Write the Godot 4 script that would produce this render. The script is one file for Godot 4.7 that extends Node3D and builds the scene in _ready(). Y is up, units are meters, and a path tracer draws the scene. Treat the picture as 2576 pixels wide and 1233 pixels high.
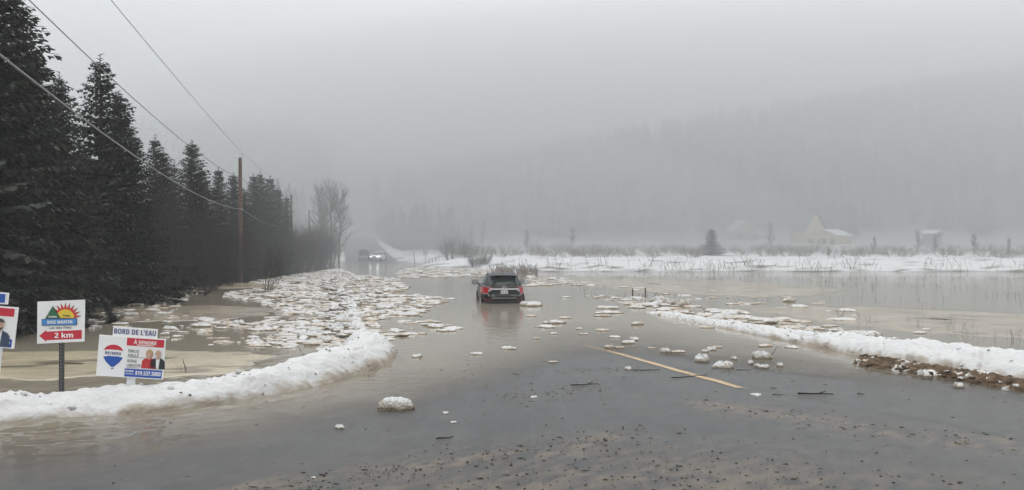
extends Node3D
# Flooded country road in fog: metres, y up, d = distance ahead of the camera (d = -z), flood water level at y = 0.

const EYE := 2.3
const F := 1909.0        # focal length in the units of the survey sketch (2576 wide)
const CX := 1288.0
const HY := 627.0

var rng := RandomNumberGenerator.new()
var n1 := FastNoiseLite.new()
var n2 := FastNoiseLite.new()
var n3 := FastNoiseLite.new()
var used := {}
var mats := {}


# ---------------------------------------------------------------- helpers
class MB:
	var v := PackedVector3Array()
	var c := PackedColorArray()
	var uv := PackedVector2Array()
	var ix := PackedInt32Array()

	func add(p: Vector3, col := Color.WHITE, t := Vector2.ZERO) -> int:
		v.append(p)
		c.append(col)
		uv.append(t)
		return v.size() - 1

	func tri(p: Vector3, q: Vector3, r: Vector3, col := Color.WHITE) -> void:
		var a := add(p, col)
		add(q, col)
		add(r, col)
		ix.append(a)
		ix.append(a + 1)
		ix.append(a + 2)

	func quad(p: Vector3, q: Vector3, r: Vector3, s: Vector3, col := Color.WHITE) -> void:
		var a := add(p, col, Vector2(0, 1))
		add(q, col, Vector2(1, 1))
		add(r, col, Vector2(1, 0))
		add(s, col, Vector2(0, 0))
		for k in [0, 1, 2, 0, 2, 3]:
			ix.append(a + k)

	func link(a: int, b: int, cc: int, d: int) -> void:
		ix.append(a)
		ix.append(b)
		ix.append(cc)
		ix.append(a)
		ix.append(cc)
		ix.append(d)

	func box(lo: Vector3, hi: Vector3, col := Color.WHITE) -> void:
		var p := []
		for k in 8:
			p.append(Vector3(hi.x if k & 1 else lo.x, hi.y if k & 2 else lo.y, hi.z if k & 4 else lo.z))
		quad(p[4], p[6], p[7], p[5], col)
		quad(p[1], p[3], p[2], p[0], col)
		quad(p[0], p[2], p[6], p[4], col)
		quad(p[5], p[7], p[3], p[1], col)
		quad(p[6], p[2], p[3], p[7], col)
		quad(p[0], p[4], p[5], p[1], col)

	func tube(pts: Array, rad: Array, sides: int, col := Color.WHITE, cap := true) -> void:
		var first := v.size()
		for i in pts.size():
			var p: Vector3 = pts[i]
			var q: Vector3 = pts[min(i + 1, pts.size() - 1)]
			var o: Vector3 = pts[max(i - 1, 0)]
			var dir := (q - o).normalized()
			var s := dir.cross(Vector3.UP if absf(dir.y) < 0.95 else Vector3.RIGHT).normalized()
			var t := s.cross(dir)
			var r: float = rad[i]
			for k in sides:
				var a := TAU * k / sides
				add(p + (s * cos(a) + t * sin(a)) * r, col, Vector2(float(k) / sides, i))
		for i in pts.size() - 1:
			for k in sides:
				var k2 := (k + 1) % sides
				link(first + i * sides + k, first + (i + 1) * sides + k, first + (i + 1) * sides + k2, first + i * sides + k2)
		if cap:
			var last := first + (pts.size() - 1) * sides
			for k in range(1, sides - 1):
				ix.append(last)
				ix.append(last + k)
				ix.append(last + k + 1)
				ix.append(first)
				ix.append(first + k + 1)
				ix.append(first + k)

	func disc(o: Vector3, rx: float, ry: float, n := 20, col := Color.WHITE) -> void:   # faces +z
		for k in n:
			var a := TAU * k / n
			var b := TAU * (k + 1) / n
			tri(o, o + Vector3(cos(b) * rx, sin(b) * ry, 0), o + Vector3(cos(a) * rx, sin(a) * ry, 0), col)

	func poly(pts: Array, z: float, col := Color.WHITE) -> void:   # flat outline facing +z
		var flat := PackedVector2Array()
		for p in pts:
			flat.append(p)
		var t := Geometry2D.triangulate_polygon(flat)
		for k in range(0, t.size(), 3):
			var a: Vector2 = flat[t[k]]
			var b: Vector2 = flat[t[k + 1]]
			var e: Vector2 = flat[t[k + 2]]
			if (b - a).cross(e - a) > 0:
				tri(Vector3(a.x, a.y, z), Vector3(e.x, e.y, z), Vector3(b.x, b.y, z), col)
			else:
				tri(Vector3(a.x, a.y, z), Vector3(b.x, b.y, z), Vector3(e.x, e.y, z), col)

	func join(o: MB, t: Transform3D, tint := Color.WHITE) -> void:
		var first := v.size()
		v.append_array(t * o.v)
		for k in o.c:
			c.append(k * tint)
		uv.append_array(o.uv)
		for k in o.ix:
			ix.append(first + k)

	func mesh(smooth := true) -> ArrayMesh:
		var m := ArrayMesh.new()
		if ix.is_empty():
			return m
		var a := []
		a.resize(Mesh.ARRAY_MAX)
		if smooth:
			var nrm := PackedVector3Array()
			nrm.resize(v.size())
			for k in range(0, ix.size(), 3):
				var f := (v[ix[k + 2]] - v[ix[k]]).cross(v[ix[k + 1]] - v[ix[k]])
				nrm[ix[k]] += f
				nrm[ix[k + 1]] += f
				nrm[ix[k + 2]] += f
			for k in nrm.size():
				nrm[k] = nrm[k].normalized() if nrm[k].length_squared() > 0.0 else Vector3.UP
			a[Mesh.ARRAY_VERTEX] = v
			a[Mesh.ARRAY_NORMAL] = nrm
			a[Mesh.ARRAY_COLOR] = c
			a[Mesh.ARRAY_TEX_UV] = uv
			a[Mesh.ARRAY_INDEX] = ix
		else:
			var fv := PackedVector3Array()
			var fn := PackedVector3Array()
			var fc := PackedColorArray()
			var fu := PackedVector2Array()
			for k in range(0, ix.size(), 3):
				var f := (v[ix[k + 2]] - v[ix[k]]).cross(v[ix[k + 1]] - v[ix[k]]).normalized()
				for j in 3:
					fv.append(v[ix[k + j]])
					fn.append(f)
					fc.append(c[ix[k + j]])
					fu.append(uv[ix[k + j]])
			a[Mesh.ARRAY_VERTEX] = fv
			a[Mesh.ARRAY_NORMAL] = fn
			a[Mesh.ARRAY_COLOR] = fc
			a[Mesh.ARRAY_TEX_UV] = fu
		m.add_surface_from_arrays(Mesh.PRIMITIVE_TRIANGLES, a)
		return m


func numbered(called: String) -> String:
	if not used.has(called):
		used[called] = 0
		return called
	used[called] += 1
	return "%s_%03d" % [called, used[called]]


func tag(o: Node, label := "", category := "", group := "", kind := "") -> Node:
	for p in [["label", label], ["category", category], ["group", group], ["kind", kind]]:
		if p[1] != "":
			o.set_meta(p[0], p[1])
	return o


func thing(called: String, label: String, category: String, at: Vector3, turn := 0.0, group := "") -> Node3D:
	var o := Node3D.new()
	o.name = numbered(called)
	add_child(o, true)
	o.position = at
	o.rotation.y = turn
	tag(o, label, category, group)
	return o


func put(called: String, m: Mesh, mat: Material, parent: Node = self) -> MeshInstance3D:
	var o := MeshInstance3D.new()
	o.name = numbered(called) if parent == self else called
	o.mesh = m
	o.material_override = mat
	parent.add_child(o, true)
	return o


func obj(called: String, b: MB, mat: Material, parent: Node = self, smooth := true) -> MeshInstance3D:
	return put(called, b.mesh(smooth), mat, parent)


func copy(src: Node3D, label := "", group := "") -> Node3D:
	var o: Node3D = src.duplicate()
	var base := String(src.name)
	var cut := base.rfind("_")
	if cut > 0 and base.substr(cut + 1).is_valid_int():
		base = base.substr(0, cut)
	o.name = numbered(base)
	add_child(o, true)
	if label != "":
		o.set_meta("label", label)
	if group != "":
		o.set_meta("group", group)
	return o


func lin(r: float, g: float, b: float) -> Color:
	return Color(r, g, b).linear_to_srgb()


func mat(called: String, r: float, g: float, b: float, rough := 0.7, metal := 0.0) -> StandardMaterial3D:
	if mats.has(called):
		return mats[called]
	var m := StandardMaterial3D.new()
	m.resource_name = called
	m.albedo_color = lin(r, g, b)
	m.roughness = rough
	m.metallic = metal
	mats[called] = m
	return m


func vmat(called: String, rough := 0.8) -> StandardMaterial3D:
	var m := mat(called, 1, 1, 1, rough)
	m.vertex_color_use_as_albedo = true
	return m


func noise_tex(freq: float, octaves: int, sd: int, as_normal := false, bump := 4.0) -> NoiseTexture2D:
	var n := FastNoiseLite.new()
	n.seed = sd
	n.frequency = freq
	n.fractal_octaves = octaves
	var t := NoiseTexture2D.new()
	t.width = 512
	t.height = 512
	t.seamless = true
	t.noise = n
	t.as_normal_map = as_normal
	t.bump_strength = bump
	return t


func relief(m: StandardMaterial3D, tex: Texture2D, scale: float, cm: float) -> void:
	m.heightmap_enabled = true
	m.heightmap_texture = tex
	m.heightmap_scale = cm
	m.uv1_triplanar = true
	m.uv1_world_triplanar = true
	m.uv1_scale = Vector3.ONE * scale


func table(t: Array, x: float) -> float:
	if x <= t[0][0]:
		return t[0][1]
	for k in range(1, t.size()):
		if x <= t[k][0]:
			return lerpf(t[k - 1][1], t[k][1], (x - t[k - 1][0]) / (t[k][0] - t[k - 1][0]))
	return t[-1][1]


func spot(px: float, py: float, h := 0.0) -> Vector3:      # a surveyed point on the level h
	var d := (EYE - h) * F / (py - HY)
	return Vector3((px - CX) / F * d, h, -d)


func sketch(x: float, d: float, h := 0.0) -> Vector2:      # the survey sketch of a point
	return Vector2(CX + x / d * F, HY + (EYE - h) / d * F)


# ---------------------------------------------------------------- lie of the land
const SHORE := [[-8.0, 5.8], [-6.0, 6.5], [-4.0, 7.7], [-1.6, 10.4], [0.0, 13.3], [1.0, 15.3], [2.5, 16.3], [3.5, 15.8], [4.5, 14.2], [6.0, 12.6], [8.0, 11.6], [12.0, 10.0], [30.0, 9.0]]
const FIELD := [[-9.0, -0.6], [-1.5, -0.25], [0.0, 0.06], [2.0, 0.3], [9.0, 1.05], [14.0, 1.12], [50.0, 1.25], [100.0, 2.3], [150.0, 5.0], [180.0, 6.0], [400.0, 8.0]]
const RIDGE := [[-260.0, 34.5], [-102.1, 29.0], [-58.6, 17.9], [-32.4, 23.5], [19.3, 32.4], [89.0, 44.8], [158.0, 56.6], [223.6, 66.9], [289.8, 71.8], [420.0, 76.0]]
const RISE := [[96.0, -0.55], [112.0, -0.22], [124.0, 0.0], [132.0, 0.12], [160.0, 1.4], [205.0, 4.5], [250.0, 7.8], [330.0, 15.0], [480.0, 30.0]]


func centre(d: float) -> float:
	return 2.24 - 0.232 * (d - 17.7)


func road_y(x: float, d: float) -> float:
	if d > 60.0:
		return table(RISE, d)
	return maxf(0.03 * (table(SHORE, x) - d) + n2.get_noise_2d(x * 0.7, d * 0.7) * 0.02, -0.5)


func tree_line(d: float) -> float:
	return -11.5 - 0.15 * d


func ground_y(x: float, d: float) -> float:
	var y := -0.6
	var u := x - centre(d)
	var t := smoothstep(0.0, 1.0, (tree_line(d) + 1.0 - x) / 5.0)
	if t > 0.0:
		y = lerpf(-0.6, 0.2, t) + t * n1.get_noise_2d(x * 2.0, d * 2.0) * 0.25
	if d > 60.0:
		var sh := 77.5 + maxf(0.0, 3.0 - x) * 1.45 + n1.get_noise_2d(x * 1.3, 7.0) * 1.6
		var s := d - sh
		var f := table(FIELD, s)
		if s > 0.0:
			f += n1.get_noise_2d(x * 0.9, d * 0.9) * minf(0.28, s * 0.03)
		y = maxf(y, f)
		if u < -5.0:
			y = maxf(y, table(RISE, d) - 0.05 + 2.2 * smoothstep(5.0, 15.0, -u) * smoothstep(98.0, 124.0, d))
		if d > 100.0:
			y = lerpf(y, table(RISE, d) - 0.10, 1.0 - smoothstep(5.6, 11.0, absf(u)))
		y += table(RIDGE, x) * smoothstep(228.0, 332.0, d)
	return y


func axis(parts: Array) -> PackedFloat32Array:
	var out := PackedFloat32Array()
	for p in parts:
		var k: float = p[0]
		while k < p[1] - 0.001:
			out.append(k)
			k += p[2]
	out.append(parts[-1][1])
	return out


func sheet(xs: PackedFloat32Array, ds: PackedFloat32Array, at: Callable, keep = null) -> MB:
	# at(x, d) gives [height, colour]; keep(x, d) says whether the cell is wanted
	var b := MB.new()
	var w := xs.size()
	for d in ds:
		for x in xs:
			var r: Array = at.call(x, d)
			b.add(Vector3(x, r[0], -d), r[1], Vector2(x, d))
	for j in ds.size() - 1:
		for i in w - 1:
			if keep != null and not keep.call((xs[i] + xs[i + 1]) * 0.5, (ds[j] + ds[j + 1]) * 0.5):
				continue
			b.link(j * w + i, (j + 1) * w + i, (j + 1) * w + i + 1, j * w + i + 1)
	return b


# ---------------------------------------------------------------- the place
func _ready() -> void:
	rng.seed = 20260
	n1.seed = 3
	n1.frequency = 0.11
	n2.seed = 8
	n2.frequency = 0.6
	n2.fractal_octaves = 4
	n3.seed = 15
	n3.frequency = 1.9
	n3.fractal_octaves = 3
	# camera, sky, sun, exposure
	var cam := Camera3D.new()
	cam.name = "camera"
	cam.position = Vector3(0, EYE, 0)
	cam.rotation.x = atan((HY - 616.5) / F)
	cam.fov = rad_to_deg(2.0 * atan(616.5 / F))
	cam.near = 0.1
	cam.far = 3000.0
	add_child(cam)
	cam.current = true
	var sky_look := ProceduralSkyMaterial.new()
	sky_look.sky_top_color = lin(0.965, 0.985, 1.0)
	sky_look.sky_horizon_color = lin(0.06, 0.0612, 0.062)
	sky_look.sky_curve = 1.1
	sky_look.ground_bottom_color = lin(0.3, 0.3, 0.3)
	sky_look.ground_horizon_color = lin(0.4, 0.41, 0.42)
	sky_look.sun_angle_max = 1.0
	sky_look.sky_energy_multiplier = SKY_ENERGY
	var sky := Sky.new()
	sky.sky_material = sky_look
	var env := Environment.new()
	env.background_mode = Environment.BG_SKY
	env.sky = sky
	env.tonemap_mode = Environment.TONE_MAPPER_LINEAR
	env.tonemap_exposure = EXPOSURE
	env.fog_enabled = true
	env.fog_density = FOG
	env.fog_light_color = Color(0.985, 0.995, 1.0)
	env.sdfgi_enabled = true
	env.ssao_enabled = true
	env.ssil_enabled = true
	var we := WorldEnvironment.new()
	we.name = "environment"
	we.environment = env
	add_child(we)
	var sun := DirectionalLight3D.new()
	sun.name = "sun"
	sun.rotation_degrees = Vector3(-58, 25, 0)
	sun.light_energy = 0.15
	sun.light_color = Color(1.0, 0.985, 0.96)
	sun.light_angular_distance = 30.0
	sun.shadow_enabled = true
	add_child(sun)

	# mist lying over the wet snow fields across the water
	env.volumetric_fog_enabled = true
	env.volumetric_fog_density = 0.0
	for m in [[Vector3(60, 5, -345), Vector3(1000, 165, 600), 0.0047], [Vector3(70, 3, -212), Vector3(430, 30, 200), 0.0018], [Vector3(-60, 6, -240), Vector3(300, 70, 220), 0.005], [Vector3(110, 38, -320), Vector3(620, 125, 240), 0.0068]]:
		var mist := FogMaterial.new()
		mist.density = m[2]
		mist.albedo = Color(0.98, 0.992, 1.0)
		var fog := FogVolume.new()
		fog.name = "low_cloud"
		fog.shape = RenderingServer.FOG_VOLUME_SHAPE_ELLIPSOID
		fog.size = m[1]
		fog.position = m[0]
		fog.material = mist
		add_child(fog, true)
		tag(fog, "bank of pale low cloud lying over the far fields and hills", "low cloud", "", "stuff")
	make_materials()
	build_land()
	build_banks()
	build_ice()
	build_debris()
	build_spruces()
	build_bare_plants()
	build_power_line()
	build_far_side()
	build_signs()
	build_cars()


const SKY_ENERGY := 1.55
const EXPOSURE := 1.9
const FOG := 0.0013


func make_materials() -> void:
	var fine := noise_tex(0.03, 5, 4)
	var coarse := noise_tex(0.012, 4, 9)
	var grain := noise_tex(0.12, 3, 21)
	relief(vmat("snow", 0.75), fine, 0.7, 2.5)
	relief(vmat("ice", 0.6), fine, 1.3, 3.0)
	relief(vmat("earth", 0.9), fine, 0.8, 4.0)
	vmat("earth").metallic_specular = 0.2
	var road := vmat("asphalt", 0.28)
	var ramp := Gradient.new()
	ramp.set_color(0, Color(0.42, 0.42, 0.42))
	ramp.set_color(1, Color(1, 1, 1))
	var speckle := noise_tex(0.2, 4, 77)
	speckle.color_ramp = ramp
	road.albedo_texture = speckle
	relief(road, grain, 2.2, 1.0)
	road.metallic_specular = 0.55
	var water := vmat("water", 0.07)
	water.transparency = BaseMaterial3D.TRANSPARENCY_ALPHA
	var white := Image.create(4, 4, false, Image.FORMAT_RGB8)
	white.fill(Color.WHITE)
	water.albedo_texture = ImageTexture.create_from_image(white)
	relief(water, coarse, 0.35, 0.5)
	vmat("needles", 0.8)
	vmat("bark", 0.9)
	vmat("print", 0.55)
	vmat("dry_grass", 0.9)
	vmat("stone", 0.7).metallic_specular = 0.12
	var wet := vmat("wet_ice", 0.14)
	relief(wet, fine, 0.9, 1.0)
	mat("stick", 0.022, 0.018, 0.016, 0.7).metallic_specular = 0.15
	mat("bark_brown", 0.05, 0.04, 0.034, 0.9)
	var line := vmat("road_paint", 0.45)
	relief(line, grain, 2.5, 0.3)


func build_land() -> void:
	# ground
	var xs := axis([[-260, -62, 9], [-62, 84, 1.4], [84, 420, 8]])
	var ds := axis([[-24, 66, 3], [66, 100, 0.8], [100, 232, 3], [232, 470, 7]])
	var land := sheet(xs, ds, func(x: float, d: float) -> Array:
		var y := ground_y(x, d)
		var k := n1.get_noise_2d(x * 3.0, d * 3.0) + 0.6 * n2.get_noise_2d(x, d)
		var snow := Color(0.47, 0.473, 0.476)
		var litter := Color(0.055, 0.045, 0.035)
		var t := 1.0
		var u := x - centre(d)
		if d < 108.0 and x < tree_line(d) + 6.0:
			t = smoothstep(0.28, 0.5, k - 0.12)
		elif d > 60.0:
			t = smoothstep(-0.42, -0.16, k + 0.16 * minf(1.0, (y - 0.1) * 1.2)) * smoothstep(0.0, 0.16, y + 0.2 * n2.get_noise_2d(x * 0.6, d * 0.6))
			if d > 128.0 and d < 170.0 and absf(u) > 14.0:
				t *= smoothstep(-0.45, -0.1, k)
			if d > 240.0:
				t = smoothstep(-0.1, 0.3, k) * (1.0 - smoothstep(240.0, 265.0, d) * 0.9)
				litter = Color(0.05, 0.05, 0.05)
		return [y, litter.lerp(snow, t)])
	tag(obj("ground", land, mats.snow), "", "", "", "structure")

	# road: wide at the junction in front, then a lane each way through the flood and up the rise
	var rx := axis([[-30, -10, 2], [-10, 11, 0.12], [11, 30, 2]])
	var rd := axis([[-24, 4, 2], [4, 20, 0.12]])
	var tint := func(x: float, d: float) -> Color:
		var base := Color(0.085, 0.084, 0.085)
		var s := n1.get_noise_2d(x * 5.0 + 40.0, d * 11.0)
		var f := n3.get_noise_2d(x * 3.0, d * 3.0) + 0.8 * n3.get_noise_2d(x * 9.0 + 5.0, d * 9.0)
		base = base * (1.0 + 0.35 * f + 0.3 * n2.get_noise_2d(x * 2.0, d * 2.0))
		# washed-up sand in bands
		var band := 0.0
		var wob := n1.get_noise_2d(x * 4.0, 3.0) * 0.7
		var line1 := 7.7 + 0.42 * (x + 0.6) + wob
		if x < 1.2:
			band = maxf(band, exp(-pow((d - line1) / 0.28, 2.0)) * 0.9)
		band = maxf(band, smoothstep(3.8, 0.5, Vector2((x - 0.7) * 0.7, d - 5.4).length()) * 0.85)
		var line2 := 9.6 - 0.75 * (x - 3.6) + wob
		if x > 2.4:
			band = maxf(band, exp(-pow((d - line2) / 0.55, 2.0)) * 0.75)
		band *= smoothstep(-0.35, 0.45, f + s * 0.5)
		var out := base.lerp(Color(0.32, 0.245, 0.165), clampf(band, 0.0, 0.85))
		# the tar joint beside the end of the yellow line
		var joint := absf(x - (3.85 - 0.6 * (d - 12.0)) - n1.get_noise_2d(d * 4.0, 1.0) * 0.12)
		if d < 12.1 and joint < 0.09:
			out = out * 0.45
		return Color(out.r, out.g, out.b)
	var near := sheet(rx, rd, func(x: float, d: float) -> Array: return [road_y(x, d), tint.call(x, d)],
		func(x: float, d: float) -> bool: return d < 10.2 or x > table([[10.2, -6.2], [11.0, -5.2], [12.0, -4.4], [14.0, -3.5], [16.0, -3.2], [20.0, -3.6]], d) and x < 11.0)
	var far := MB.new()
	var d := 20.0
	var first := far.v.size()
	while d < 440.0:
		for k in 5:
			var x := centre(d) - 4.6 + 9.2 * k / 4.0
			var y := road_y(x, d) if d < 60.0 else table(RISE, d)
			var g := 0.075 + 0.03 * n2.get_noise_2d(x, d * 0.3)
			far.add(Vector3(x, y, -d), Color(g, g, g * 1.02))
		d += 2.5
	for j in int((far.v.size() - first) / 5.0) - 1:
		for k in 4:
			far.link(first + j * 5 + k, first + (j + 1) * 5 + k, first + (j + 1) * 5 + k + 1, first + j * 5 + k + 1)
	near.join(far, Transform3D())
	tag(obj("road", near, mats.asphalt), "", "", "", "structure")

	# yellow centre line, worn at its edges
	var mark := MB.new()
	for k in 181:
		var t := k / 180.0
		var dd := lerpf(11.95, 19.0, t)
		var x := 3.6 - 0.255 * (dd - 11.95)
		var w := 0.085 + 0.012 * n3.get_noise_2d(dd * 4.0, 2.0)
		for i in 5:
			var xx := x + w * (i / 2.0 - 1.0)
			var worn := smoothstep(0.1, 0.5, n3.get_noise_2d(xx * 7.0 + 11.0, dd * 5.0) + 0.35 * n2.get_noise_2d(dd * 2.0, 5.0) + (0.12 if i == 0 or i == 4 else 0.0))
			mark.add(Vector3(xx, road_y(xx, dd) + 0.005, -dd), Color(0.35, 0.24, 0.125).lerp(Color(0.09, 0.085, 0.08), worn * 0.85))
		if k:
			for i in 4:
				mark.link(k * 5 - 5 + i, k * 5 + i, k * 5 + i + 1, k * 5 - 4 + i)
	tag(obj("road_marking", mark, mats.road_paint), "", "", "", "structure")

	# flood water; it thins out to nothing over the asphalt
	var wx := axis([[-90, -12, 3], [-12, 10, 0.1], [10, 30, 2], [30, 230, 10]])
	var wd := axis([[-6, 3.5, 2.0], [3.5, 19, 0.1], [19, 135, 3]])
	var flood := sheet(wx, wd, func(x: float, d2: float) -> Array:
		var depth := 0.5
		if d2 < 24.0 and x > -12.0 and x < 14.0:
			depth = -road_y(x, d2)
		var wave := 0.0
		var run := smoothstep(-0.5, -3.5, x) * smoothstep(13.0, 10.0, d2) + 0.5 * smoothstep(9.5, 11.5, d2) * smoothstep(16.0, 12.0, d2) * smoothstep(3.0, 0.0, x)
		if run > 0.0 and depth > 0.0:
			var p := Vector2(x * 1.5 + d2 * 0.5, d2 * 5.0 - x * 0.9)
			wave = run * (n3.get_noise_2d(p.x * 0.55, p.y * 0.5) * 0.04 + n1.get_noise_2d(p.x * 4.0, p.y * 4.0) * 0.028) * smoothstep(0.0, 0.12, depth)
		var mud := 0.5 + 0.5 * n1.get_noise_2d(x * 0.6 + 9.0, d2 * 0.6)
		var col := Color(0.235, 0.208, 0.164).lerp(Color(0.195, 0.172, 0.135), mud)
		col.a = 1.0 - exp(-maxf(depth - 0.004, 0.0) * 11.0)
		return [wave, col],
		func(x: float, d2: float) -> bool: return d2 > 24.0 or x < -9.0 or x > 11.0 or road_y(x, d2) < 0.035)
	tag(obj("water", flood, mats.water), "", "", "", "structure")


func bank(path: Array, rough: float, dirt: float) -> MB:
	# path: [x, d, half width, height]; dirt: how much brown grit lies along its right-hand foot
	var b := MB.new()
	var pts := []
	for k in path.size() - 1:
		var p: Array = path[k]
		var q: Array = path[k + 1]
		var n := int(maxf(1.0, Vector2(p[0] - q[0], p[1] - q[1]).length() / 0.09))
		for i in n:
			var t := float(i) / n
			pts.append([lerpf(p[0], q[0], t), lerpf(p[1], q[1], t), lerpf(p[2], q[2], t), lerpf(p[3], q[3], t)])
	# smooth the bends
	for pass_ in 14:
		for k in range(1, pts.size() - 1):
			for j in 2:
				pts[k][j] = (pts[k - 1][j] + pts[k][j] * 2.0 + pts[k + 1][j]) / 4.0
	var m := 23
	for k in pts.size():
		var a: Array = pts[max(k - 1, 0)]
		var e: Array = pts[min(k + 1, pts.size() - 1)]
		var dir := Vector2(e[0] - a[0], e[1] - a[1]).normalized()
		var side := Vector2(dir.y, -dir.x)
		var p: Array = pts[k]
		var fade := minf(1.0, minf(k, pts.size() - 1 - k) / 10.0)
		for i in m:
			var s := -1.0 + 2.0 * i / (m - 1.0)
			var edge: float = 1.0 + 0.16 * n2.get_noise_2d(p[0] * 1.6 + s * 3.0, p[1] * 1.6) * (1.0 + rough)
			var x: float = p[0] + side.x * s * p[2] * edge
			var dd: float = p[1] + side.y * s * p[2] * edge
			var lump := n2.get_noise_2d(x * 1.2, dd * 1.2)
			var fine := n3.get_noise_2d(x * 2.2, dd * 2.2)
			var prof := pow(maxf(0.0, 1.0 - s * s), 0.62)
			var y: float = p[3] * fade * prof * (1.0 + lump * (0.30 + rough) + fine * (0.05 + 0.4 * rough)) + 0.05 * fine * prof - 0.10 * (1.0 - prof)
			var g := 0.41 + 0.03 * fine + 0.04 * lump
			var col := Color(g, g * 1.002, g * 1.005)
			var foot := smoothstep(0.72, 0.95, s + 0.14 * fine + 0.1 * lump)
			if rough > 0.2:
				foot = maxf(foot, 0.6 * smoothstep(0.15, 0.02, y))
			col = col.lerp(Color(0.2, 0.16, 0.11), foot * 0.85)
			var speck := n3.get_noise_2d(x * 6.0 + 50.0, dd * 6.0) + 0.5 * n1.get_noise_2d(x * 4.0, dd * 4.0)
			col = col.lerp(Color(0.16, 0.13, 0.10), smoothstep(0.5 - dirt * smoothstep(-0.2, 1.0, s), 0.95, speck) * 0.8)
			b.add(Vector3(x, y, -dd), col)
		if k:
			for i in m - 1:
				b.link((k - 1) * m + i, k * m + i, k * m + i + 1, (k - 1) * m + i + 1)
	# crumbs of snow and grit lying on it
	var crumbs := []
	for k in 6:
		var c := floe_shape(900 + k, 7, 0.6, 0.4, 0.0, true)
		for i in c.c.size():
			c.c[i] = Color(0.42, 0.42, 0.42) if k < 3 else Color(0.07, 0.055, 0.042)
		crumbs.append(c)
	var count := b.v.size()
	for k in int(pts.size() * (0.8 + 0.6 * dirt)):
		var at := b.v[rng.randi() % count]
		if at.y < 0.02:
			continue
		var dark := rng.randf() < 0.3 + dirt
		var size := rng.randf_range(0.015, 0.04) if dark else rng.randf_range(0.03, 0.10)
		b.join(crumbs[3 + k % 3 if dark else k % 3], Transform3D(Basis(Vector3.UP, rng.randf() * TAU).scaled(Vector3(size * rng.randf_range(1.0, 1.8), size * 0.7, size)), at))
	return b


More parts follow.
